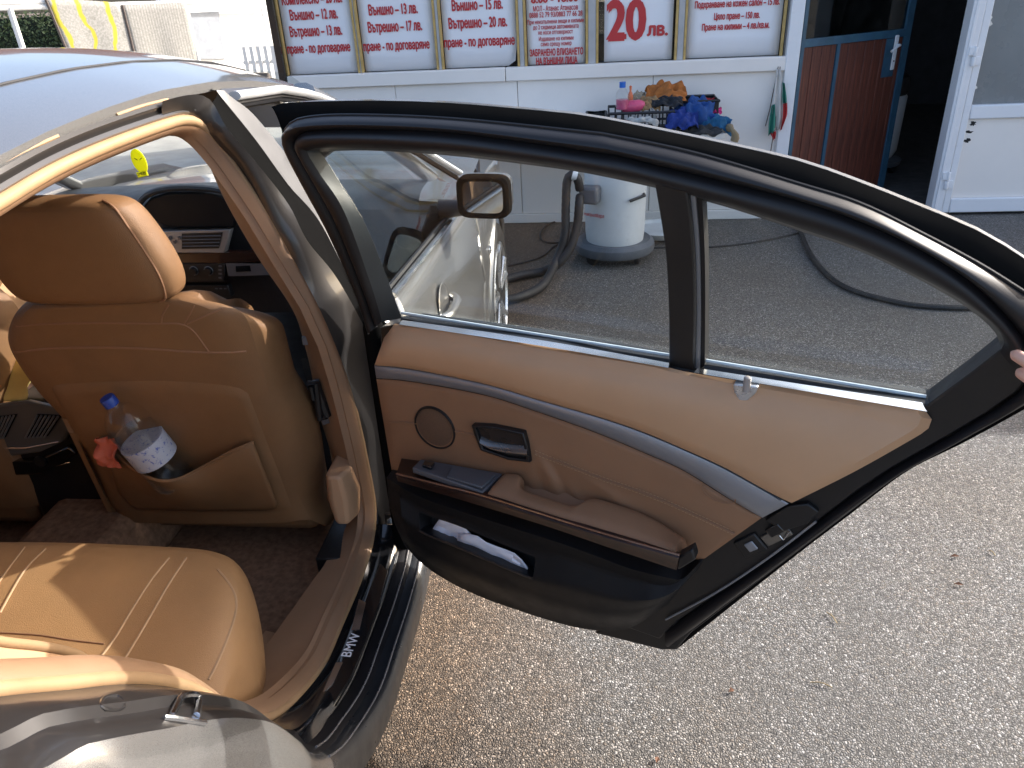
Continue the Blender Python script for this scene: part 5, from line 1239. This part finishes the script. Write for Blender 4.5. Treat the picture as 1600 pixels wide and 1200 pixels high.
# papers in the door's map pocket
pw = M('white_paper', (.84, .85, .92), .7, var=.05)
def paper(pl, w0, seed, name, label):
    tri = pl; n = 9; A_, B_ = pxs(pl[0], n), pxs(pl[1], n); rows_ = []
    for i in range(n):
        rows_.append([dpx(A_[i][0]+(B_[i][0]-A_[i][0])*j/7, A_[i][1]+(B_[i][1]-A_[i][1])*j/7, w0+.012*noise.noise(Vector((i*.7+seed, j*.6, seed)))-.004*j/7) for j in range(8)])
    return tag(MB().grid(rows_).build(name, pw, solid=.001, ang=50), label, 'paper', 'papers in the door pocket')
paper(([(693, 802), (706, 806), (716, 812), (727, 826), (736, 834)], [(670, 834), (685, 840), (698, 847), (712, 852), (722, 856)]), .045, 1, 'folded_paper', 'folded white sheet standing up at the front of the door pocket')
paper(([(716, 836), (740, 834), (758, 846), (775, 853), (800, 862), (812, 870), (825, 887)], [(712, 858), (735, 866), (755, 874), (775, 882), (795, 890), (812, 896), (822, 898)]), .052, 5, 'crumpled_paper', 'crumpled white paper lying along the door pocket')
# air freshener hanging in front of the windscreen
YEL, _t, _p = nodes('yellow_card'); _p.inputs['Base Color'].default_value = (.80, .78, .02, 1); _p.inputs['Roughness'].default_value = .6
_tl = N(_t, 'ShaderNodeBsdfTranslucent'); _tl.inputs[0].default_value = (.85, .85, .03, 1); _mx = N(_t, 'ShaderNodeMixShader'); _mx.inputs[0].default_value = .55
_t.links.new(_p.outputs[0], _mx.inputs[1]); _t.links.new(_tl.outputs[0], _mx.inputs[2]); _t.links.new(_mx.outputs[0], _t.nodes['Material Output'].inputs[0])
fy = 2.55; af = empty('air_freshener', at_y(220, 277, fy), 'yellow oval air freshener tag hanging before the windscreen', 'air freshener')
c = at_y(217, 252, fy); rx = (at_y(228, 252, fy)-at_y(206, 252, fy)).length/2; rz = (at_y(217, 233, fy)-at_y(217, 270, fy)).length/2
MB().prism([[(c.x+rx*math.cos(t)-.12*rz*math.sin(t), c.z+rz*math.sin(t)) for t in [2*math.pi*k/28 for k in range(28)]]], lambda a, b, d: Vector((a, d, b)), fy, fy+.004).build('oval_card', YEL, af)
c2 = at_y(222, 272, fy); MB().box((c2.x, fy+.002, c2.z), (rx*1.5, .005, rz*.42), rot=Matrix.Rotation(R(-10), 3, 'Y')).build('base_card', YEL, af)
for s in (-1, 1): MB().tube([(c.x+s*rx*.15, fy-.001, c.z+rz*.1), (c.x+s*rx*.55, fy-.001, c.z+rz*.28)], .0012, 5).build('printed_line', BLACKP, af)
text('SMILES', Vector((c2.x-rx*.6, fy-.001, c2.z)), Vector((c2.x+rx*.6, fy-.001, c2.z+.003)), rz*.22, NW, BLACKP, af)
MB().tube([(c.x-.1*rz, fy+.002, c.z+rz), (c.x-.02, fy+.03, 1.34)], .0008, 5).build('cord', BLACKP, af)

# ------------------------------------------------------------------ vacuum cleaner
VC = at_z(958, 416, 0); VC.y += .22; VC = Vector((1.50, 4.82, 0))
vc = empty('vacuum_cleaner', VC, 'white drum vacuum cleaner on a grey castor base before the wall', 'vacuum cleaner')
DRUM = M('drum_white', (.72, .74, .74), .35, var=.03, dirt=.2, dcol=(.5, .49, .45), ds=6); GB = M('grey_base_plastic', (.11, .12, .135), .5)
rd_ = (at_y(1007, 350, 4.65).x-at_y(911, 350, 4.65).x)/2; zb = at_y(958, 388, VC.y-rd_).z
dr = MB().lathe([(rd_*.9, zb-.03), (rd_*.96, zb), (rd_, zb+.06), (rd_*1.04, .64), (rd_*1.05, .66), (rd_*1.02, .67)], VC, 40).build('drum', DRUM, vc)
MB().lathe([(rd_*1.0, .671), (rd_*1.06, .68), (rd_*1.04, .72), (rd_*.9, .80), (rd_*.5, .84), (.0, .845)], VC, 40).build('motor_head', BLACKP, vc)
MB().lathe([(0, zb-.06), (rd_*1.3, zb-.065), (rd_*1.36, zb-.045), (rd_*1.34, zb-.01), (rd_*1.2, zb+.012), (rd_*1.0, zb+.006)], VC, 36).build('base', GB, vc)
for k in range(4):
    a = math.pi/4+k*math.pi/2; cc = VC+Vector((math.cos(a)*rd_*1.05, math.sin(a)*rd_*1.05, 0))
    wh = MB().lathe([(0, -.014), (.036, -.014), (.042, -.008), (.042, .008), (.036, .014), (0, .014)], cc+Vector((0, 0, .042)), 20, (math.cos(a+.6), math.sin(a+.6), 0)).build('castor', BLACKP, vc)
    MB().box(cc+Vector((0, 0, (zb-.065+.045)/2+.01)), (.035, .035, zb-.085)).build('castor_fork', SILV, wh, bevel=.004)
vf = VC.y-rd_
ib = at_y(922, 304, vf-.01)
MB().box(ib, (.115, .10, .10), R(-18)).build('inlet_box', GB, vc, bevel=.015)
lc0, lc1 = at_y(984, 312, vf+.03), at_y(1006, 303, vf+.09)
lcp = MB().tube([lc0, lc0+Vector((0, -.035, 0)), lc1+Vector((.005, -.035, 0)), lc1], .009, 8).build('latch', BLACKP, vc)
text('maкipuл&эрл', at_y(913, 333, vf-.001+.03), at_y(944, 338, vf-.001), .022, (-.25, -1, 0), RED, vc, depth=.004)
HOSE = M('black_hose', (.022, .022, .023), .55, bump=.0)
def hose(pl, r, name, par, n=70, rib=True):
    P = crom(pl, n); return MB().tube(P, [r*(1+(.06 if (i % 2) and rib else 0)) for i in range(n)], 10).build(name, HOSE, par)
hy = vf-.06
hose([ib+Vector((-.06, -.03, .0)), at_y(905, 320, hy-.02), at_y(902, 350, hy-.04), at_y(892, 385, hy-.08), at_y(872, 412, hy-.12), at_z(848, 424, .03), at_z(815, 430, .03), at_z(770, 440, .03), at_z(740, 430, .03)], .026, 'hose', vc)
hose([at_y(906, 296, hy+.02), at_y(902, 279, hy), at_y(893, 273, hy), at_y(886, 284, hy), at_y(884, 320, hy-.02), at_y(882, 370, hy-.06), at_y(868, 410, hy-.12), at_z(848, 445, .04), at_z(815, 463, .03), at_z(780, 470, .03), at_z(740, 470, .03)], .026, 'hose', vc)
MB().lathe([(.03, 0), (.03, .03)], at_y(898, 273, hy)+Vector((-.015, 0, 0)), 16, (1, 0, -.3)).build('hose_collar', DRUM, vc)
CAB = M('black_cable', (.012, .012, .013), .5)
def cable(pl, r, label, n=60): return tag(MB().tube(crom([at_z(*p, r) for p in pl], n), r, 8).build('cable', CAB), label, 'cable', 'cables and hoses on the ground')
cable([(770, 420), (822, 409), (850, 399), (870, 383), (905, 381)], .006, 'thin black cable running from the front wheel to the vacuum hoses')
cable([(885, 342), (858, 350), (844, 365), (852, 378), (880, 379), (912, 376)], .006, 'black cable looping behind the vacuum hoses')
cable([(1010, 388), (1060, 386), (1110, 386), (1170, 380), (1240, 366), (1290, 350)], .006, 'thin black cable lying along the foot of the wall')
cable([(1244, 330), (1252, 365), (1275, 410), (1320, 448), (1400, 472), (1470, 480), (1560, 480), (1660, 470)], .015, 'thick black hose curving across the asphalt behind the door window')
tag(MB().lathe([(.0, .02), (.14, .02), (.17, .03), (.20, .07), (.205, .075), (.18, .05), (.0, .04)], at_z(1030, 371, 0), 32).build('basin', M('white_basin', (.75, .76, .75), .4)), 'shallow white basin on the ground behind the vacuum cleaner', 'basin')

# ------------------------------------------------------------------ table against the wall with crates and cloths
TY0, TY1 = 5.12, 5.60
tb_ = at_y(1141, 209, TY0); TZ = tb_.z
tx1 = tb_.x; tx0 = at_y(700, 205, TY0).x
tab = empty('work_table', ((tx0+tx1)/2, 5.35, 0), 'white folding table against the wall holding crates and cloths', 'table')
MB().prism([[(tx0, TY0), (tx1-.08, TY0), (tx1-.02, TY0+.03), (tx1, TY0+.1), (tx1, TY1), (tx0, TY1)]], lambda a, b, d: Vector((a, b, d)), TZ-.035, TZ).build('table_top', DRUM, tab, bevel=.006)
for x in (tx0+.12, tx1-.15):
    for y in (TY0+.08, TY1-.07): MB().tube([(x, y, 0), (x, y, TZ-.036)], .014, 8).build('leg', GREYT, tab)
def crate(x0, x1, y0, y1, h, name, label, mat, slots=True):
    r0_ = empty(name, ((x0+x1)/2, (y0+y1)/2, TZ+.001), label, 'crate', 'crates on the table'); z0 = TZ+.001; th = .008
    MB().box(((x0+x1)/2, (y0+y1)/2, z0+.006), (x1-x0, y1-y0, .01)).build('base', mat, r0_)
    MB().tube([(x0, y0, z0+h), (x1, y0, z0+h), (x1, y1, z0+h), (x0, y1, z0+h)], .010, 6, closed=True).build('rim', mat, r0_)
    for a, b in (((x0, y0), (x1, y0)), ((x1, y0), (x1, y1)), ((x1, y1), (x0, y1)), ((x0, y1), (x0, y0))):
        A_, B_ = Vector((*a, z0)), Vector((*b, z0)); m = MB(); n = max(4, int((B_-A_).length/.045))
        if slots:
            for k in range(n+1):
                q = A_.lerp(B_, k/n); m.tube([q+Vector((0, 0, .01)), q+Vector((0, 0, h))], .005, 4)
            for zz in (.35, .68): m.tube([A_+Vector((0, 0, h*zz)), B_+Vector((0, 0, h*zz))], .005, 4)
        else: m.grid([[A_+Vector((0, 0, .01)), B_+Vector((0, 0, .01))], [A_+Vector((0, 0, h)), B_+Vector((0, 0, h))]])
        m.build('side', mat, r0_)
    return r0_
def tx(px, py=190, y=TY0): return at_y(px, py, y).x
CR = M('black_crate', (.012, .013, .016), .5)
crate(tx(952), tx(1054), TY0+.05, TY0+.36, .135, 'slotted_crate', 'black slotted crate in the middle of the table, heaped with cloths', CR)
crate(tx(916), tx(948), TY0+.12, TY1-.03, .09, 'shallow_tray', 'shallow black tray at the left of the slotted crate', CR, False)
crate(tx(1063), tx(1129), TY0+.20, TY1-.03, .17, 'plain_crate', 'plain black crate at the right behind the blue cloths', CR, False)
def tbl(px, py, y): return at_y(px, py, y)
def cl(px, py, y, s1, s2, amp, seed, col, name, label, drape=.0):
    crumple(tbl(px, py, y), s1, s2, 14, amp, seed, M(name+'_fabric', col, .9, var=.2, vs=30), name, label, 'cloth', xa=Vector((1, 0, .05)).normalized(), group='cloths heaped on the table', drape=drape, up=Vector((0, -.45, .9)).normalized(), fs_=7)
yc = TY0+.2
cl(1040, 148, yc+.05, .26, .20, .09, 11, (.36, .12, .025), 'orange_cloth', 'orange-brown cloth on top of the slotted crate', .03)
cl(1015, 162, yc-.03, .14, .12, .05, 13, (.28, .17, .08), 'brown_cloth', 'light brown cloth left of the orange cloth', .02)
cl(1000, 152, yc+.08, .12, .10, .05, 23, (.35, .30, .22), 'beige_cloth', 'beige cloth behind the pink bottle', .02)
cl(1042, 160, yc-.05, .20, .09, .05, 17, (.02, .022, .028), 'black_cloth', 'black cloth with lime trim hanging over the crate edge', .02)
cl(1085, 172, yc-.05, .24, .22, .10, 19, (.012, .06, .22), 'blue_cloth', 'bright blue cloth hanging over the front of the plain crate', .05)
cl(1066, 188, yc-.15, .20, .18, .08, 29, (.012, .035, .20), 'dark_blue_cloth', 'dark blue cloth bunched beside the slotted crate', .03)
cl(1118, 190, yc-.12, .20, .14, .06, 31, (.01, .09, .20), 'teal_cloth', 'teal blue cloth at the right end of the table', .04)
cl(1096, 204, yc-.17, .24, .10, .05, 37, (.03, .032, .035), 'charcoal_cloth', 'charcoal cloth lying at the front edge of the table', .02)
cl(1100, 162, yc+.15, .14, .10, .03, 41, (.35, .02, .03), 'red_cloth', 'red cloth inside the plain crate', .01)
cl(1119, 173, yc+.02, .07, .06, .03, 43, (.5, .03, .16), 'pink_cloth', 'small hot pink cloth at the corner of the plain crate', .01)
cl(1000, 191, yc-.16, .22, .09, .05, 47, (.42, .42, .40), 'grey_cloth', 'pale grey rag in front of the slotted crate', .02)
tag(MB().tube(crom([tbl(1133, 195, yc), tbl(1143, 202, TY0-.02), tbl(1149, 212, TY0-.03), tbl(1147, 221, TY0-.03)], 16), [.02+.006*math.sin(i) for i in range(16)], 8).build('khaki_rag', M('khaki_fabric', (.22, .17, .10), .9)), 'twisted khaki rag hanging off the table end', 'cloth', 'cloths heaped on the table')
# bottles
bz = empty('spray_bottle', tbl(972, 168, yc-.08), 'clear bottle with blue cap and pink liquid in the slotted crate', 'bottle')
bb = tbl(972, 171, yc-.08); h_ = tbl(971, 128, yc-.08).z-bb.z
MB().lathe([(.0, 0), (.040, 0), (.043, .02), (.043, h_*.45), (.038, h_*.6), (.028, h_*.72), (.015, h_*.8)], bb, 20).build('body', PET, bz)
MB().lathe([(.0, .002), (.038, .003), (.040, h_*.36), (0, h_*.36)], bb, 20).build('liquid', M('pink_liquid', (.55, .10, .20), .3), bz)
MB().lathe([(.016, h_*.8), (.020, h_*.8), (.020, h_), (0, h_)], bb, 16).build('cap', M('cap_sky_blue', (.01, .12, .5), .4), bz)
pb = tbl(990, 166, yc-.06)
tag(MB().lathe([(0, -.08), (.03, -.07), (.04, -.02), (.036, .04), (.02, .07), (0, .075)], pb, 16, (1, 0, .1)).build('pink_bottle', M('hot_pink_plastic', (.6, .08, .18), .35)), 'pink bottle lying in the slotted crate', 'bottle')
ob = tbl(985, 150, yc+.02)
tag(MB().lathe([(.016, -.1), (.018, 0), (.012, .02), (.006, .03), (.009, .06), (.0, .065)], ob, 12).build('orange_nozzle_bottle', M('orange_plastic', (.65, .16, .06), .4)), 'slim bottle with orange nozzle behind the blue-capped bottle', 'bottle')
# boxes and gloves at the table's left end, seen through the door window beyond the wing mirror
bxs = empty('storage_box', (tx(716), TY0+.2, TZ), 'grey-white box on the left end of the table beyond the mirror', 'box')
MB().box((tx(720), TY0+.2, TZ+.055), (.26, .22, .108)).build('carton', DRUM, bxs, bevel=.006)
MB().box((tx(720), TY0+.2, TZ+.119), (.28, .24, .018)).build('lid', GB, bxs, bevel=.004)
crumple(Vector((tx(760), TY0+.12, TZ+.05)), .26, .16, 12, .05, 51, M('white_rag', (.66, .64, .58), .9), 'white_rag', 'white rag beside the box at the left end of the table', 'cloth', drape=.03)
# second vacuum in the dark room
v2c = Vector((3.72, 7.0, .0)); v2 = empty('vacuum_cleaner', v2c, 'grey-white vacuum cleaner standing inside the dark doorway', 'vacuum cleaner')
MB().lathe([(.17, .14), (.20, .2), (.21, .62), (.2, .64)], v2c, 30).build('drum', DRUM, v2)
MB().lathe([(.2, .641), (.215, .66), (.2, .78), (.1, .86), (0, .87)], v2c, 30).build('motor_head', BLACKP, v2)
MB().lathe([(0, .08), (.24, .08), (.25, .12), (.2, .139)], v2c, 30).build('base', GB, v2)
for k in range(4): MB().lathe([(0, -.012), (.038, -.012), (.038, .012), (0, .012)], v2c+Vector((math.cos(k*1.57+.8)*.2, math.sin(k*1.57+.8)*.2, .0585)), 14, (1, 0, 0)).build('castor', BLACKP, v2)
# small litter on the asphalt
LEAF = M('dry_leaf', (.17, .085, .05), .9, var=.4, vs=60); TW = M('twig', (.30, .23, .13), .8)
def litter(px, py, l, wd_, rot, mat, name, label):
    c = at_z(px, py, .006); m = MB(); d = Vector((math.cos(rot), math.sin(rot), 0)); e = Vector((-d.y, d.x, 0))
    m.add([c-d*l, c-e*wd_+Vector((0, 0, .004)), c+d*l, c+e*wd_+Vector((0, 0, .006)), c+Vector((0, 0, .001))], [(0, 1, 4), (1, 2, 4), (2, 3, 4), (3, 0, 4)])
    return tag(m.build(name, mat, smooth=False, solid=.001), label, 'litter', 'scraps on the asphalt')
litter(1143, 1079, .009, .006, .4, LEAF, 'leaf_scrap', 'small rust-coloured leaf scrap below the door, middle of the foreground')
litter(1027, 1187, .009, .006, 1.2, LEAF, 'leaf_scrap', 'small orange leaf scrap at the bottom edge of the foreground')
litter(1492, 869, .015, .005, .1, LEAF, 'leaf_scrap', 'reddish scrap at the right, the farther of two')
litter(1498, 913, .014, .005, -.1, LEAF, 'leaf_scrap', 'reddish scrap at the right, the nearer of two')
for q, lab in (((1266, 1066, 1300, 1074), 'pale bent twig on the foreground asphalt'), ((1292, 957, 1308, 974), 'short dark twig below the door edge'), ((1545, 860, 1555, 868), 'tiny twig near the reddish scraps')):
    a, b = at_z(q[0], q[1], .005), at_z(q[2], q[3], .005); mid = (a+b)/2+Vector((.002, .004, .003))
    tag(MB().tube(crom([a, mid, b], 8), .0016, 5).build('twig', TW), lab, 'litter', 'scraps on the asphalt')

# ------------------------------------------------------------------ person holding the door's edge (hand at the frame)
SKIN = M('skin', (.60, .33, .24), .5, var=.06, vs=30, bump=.1, bs=400); SKIN.node_tree.nodes['Principled BSDF'].inputs['Subsurface Weight'].default_value = .15
SKIN.node_tree.nodes['Principled BSDF'].inputs['Subsurface Radius'].default_value = (.01, .004, .002)
NAIL = M('nail', (.68, .46, .38), .3, var=.02)
def skin_mesh(name, pts, edges, rad, mat, parent, sub=2, root=0):
    o0 = Vector(pts[0]); me = bpy.data.meshes.new(name); me.from_pydata([tuple(Vector(p)-o0) for p in pts], edges, []); me.update(); me.materials.append(mat)
    o = bpy.data.objects.new(name, me); COL.objects.link(o); put(o, o0, parent)
    md = o.modifiers.new('skin', 'SKIN'); md.use_smooth_shade = True; md.branch_smoothing = .6
    for i, sv in enumerate(me.skin_vertices[0].data):
        r_ = rad[i]; sv.radius = (r_, r_) if not isinstance(r_, tuple) else r_; sv.use_root = (i == root)
    sb = o.modifiers.new('sub', 'SUBSURF'); sb.levels = sub; sb.render_levels = sub; return o
PX, PY = 2.52, 1.02
ppl = empty('person', (PX, PY, 0), 'person gripping the rear edge of the open door, only fingertips in view', 'person')
tipI, tipM = dpx(1579, 549, .018), dpx(1588, 577, .016)
palm = DA+DU*1.208+DN*(.035+lean(1.08)); palm.z = 1.075
wrist = palm+DU*.09+Vector((0, .0, -.035)); elbow = Vector((PX-.10, PY+.10, 1.02)); sh = Vector((PX-.10, PY+.16, 1.38))
hip = Vector((PX, PY, .95))
# body: pelvis, spine, head, arms, legs as one surface
V_ = [(PX, PY, .95), (PX, PY, 1.12), (PX, PY, 1.30), (PX, PY, 1.42), (PX, PY, 1.50), (PX-.01, PY, 1.56), (PX-.02, PY, 1.64), (PX-.01, PY, 1.72),
      (PX-.03, PY-.17, 1.41), (PX-.10, PY-.22, 1.20), tuple(elbow), tuple(wrist), tuple(palm+DU*.035),
      (PX, PY+.19, 1.41), (PX+.03, PY+.25, 1.15), (PX-.02, PY+.26, .90), (PX-.04, PY+.26, .82),
      (PX, PY-.09, .88), (PX, PY-.10, .48), (PX+.02, PY-.10, .09), (PX-.12, PY-.11, .045),
      (PX, PY+.09, .88), (PX, PY+.10, .48), (PX+.02, PY+.10, .09), (PX-.12, PY+.11, .045)]
elb = Vector((PX-.16, PY-.20, 1.12)); V_[9] = (PX-.06, PY-.23, 1.25); V_[10] = tuple(elb)
E_ = [(0, 1), (1, 2), (2, 3), (3, 4), (4, 5), (5, 6), (6, 7), (3, 8), (8, 9), (9, 10), (10, 11), (11, 12), (3, 13), (13, 14), (14, 15), (15, 16), (0, 17), (17, 18), (18, 19), (19, 20), (0, 21), (21, 22), (22, 23), (23, 24)]
Rd = [(.12, .15), (.12, .14), (.12, .16), (.10, .14), .055, .07, .095, .07, .065, .052, .042, .028, .036, .065, .045, .032, .03, .085, .058, .042, .035, .085, .058, .042, .035]
skin_mesh('body', V_, E_, Rd, SKIN, ppl)
Vt = V_[0:4]+V_[8:10]+V_[13:15]; skin_mesh('shirt', Vt, [(0, 1), (1, 2), (2, 3), (3, 4), (4, 5), (3, 6), (6, 7)], [(.135, .165), (.132, .155), (.13, .172), (.108, .15), .075, .066, .075, .062], M('dark_shirt', (.03, .035, .05), .85, bump=.3, bs=80), ppl)
Vl = [V_[0], V_[17], V_[18], V_[19], V_[21], V_[22], V_[23]]; skin_mesh('trousers', Vl, [(0, 1), (1, 2), (2, 3), (0, 4), (4, 5), (5, 6)], [(.135, .165), .098, .07, .058, .098, .07, .058], M('denim', (.05, .07, .12), .9), ppl)
for s in (-1, 1): MB().loft([[Vector((PX-.02+a*k, PY+s*.105+b*k, z)) for a, b in ((.10, -.045), (.10, .045), (-.10, .05), (-.17, .03), (-.17, -.03), (-.10, -.05))] for z, k in ((.0, 1), (.03, 1.02), (.075, .85), (.10, .5))]).build('shoe', BLACKP, ppl, bevel=.01)
hr = MB().loft([[Vector((PX+.005+math.cos(t)*r_*.95, PY+math.sin(t)*r_*.85, z)) for t in [2*math.pi*k/16 for k in range(16)]] for z, r_ in ((1.66, .100), (1.70, .108), (1.75, .100), (1.79, .07), (1.81, .02))]).build('hair', M('dark_hair', (.02, .015, .01), .6), ppl)
# fingers: four unequal, bent over the frame, and the thumb
def finger(tip, root, bend, r_, name='finger'):
    root = Vector(root); mid1 = root.lerp(tip, .42)+DN*bend; mid2 = root.lerp(tip, .76)+DN*bend*.75
    P = crom([root, mid1, mid2, tip], 26); n = len(P); L = sum((P[i+1]-P[i]).length for i in range(n-1)); rr = []; acc = 0
    for i in range(n):
        q = L-acc; base = r_*(1.14-.22*(acc/L)+.05*math.exp(-((acc/L-.42)/.07)**2)+.04*math.exp(-((acc/L-.76)/.06)**2))
        rr.append(max(base*math.sqrt(max(0, 1-max(0, 1-q/(r_*.95))**2)), .0004)); acc += (P[i+1]-P[i]).length if i < n-1 else 0
    fo = MB().tube(P, rr, 16).build(name, SKIN, ppl, sub=1)
    d = (tip-mid2).normalized(); s_ = d.cross(DN).normalized(); rows_ = []
    for k in range(7):
        a_ = -.0115+.0100*k/6; hw = r_*.52*math.sqrt(max(.05, 1-max(0, (k-4)/2.4)**2))
        rows_.append([tip+d*a_+s_*(hw*t)+DN*(r_*(.90-.10*k/6)-.0025*t*t*2-.0006) for t in (-1, -.6, -.2, .2, .6, 1)])
    MB().grid(rows_).build('nail', NAIL, fo)
kn = palm-DU*.02+DN*.01
pc0, pc1 = wrist+DU*.02, kn-DU*.006; pa = (pc1-pc0).normalized(); pz = (Vector((0, 0, 1))-pa*pa.z).normalized(); pn = pa.cross(pz)
MB().loft([[pc0.lerp(pc1, f)+pz*(math.copysign(abs(math.cos(t))**.7, math.cos(t))*hz)+pn*(math.sin(t)*hn) for t in [2*math.pi*k/18 for k in range(18)]] for f, hz, hn in ((-.25, .026, .022), (.0, .027, .021), (.3, .036, .019), (.6, .043, .017), (.85, .044, .015), (.97, .041, .013), (1.0, .034, .008))]).build('palm', SKIN, ppl, sub=1)
finger(tipI, kn+Vector((0, 0, .030)), .012, .0092); finger(tipM, kn+Vector((0, 0, .008)), .014, .0092)
finger(tipM+DU*.022-Vector((0, 0, .022)), kn+Vector((0, 0, -.012)), .014, .0085); finger(tipM+DU*.05-Vector((0, 0, .040)), kn+Vector((0, 0, -.030)), .012, .0075)
th = palm+DU*.03+Vector((0, 0, .018)); finger(th-DU*.03-DN*.075+Vector((0, 0, .03)), th, -.01, .011, 'thumb')
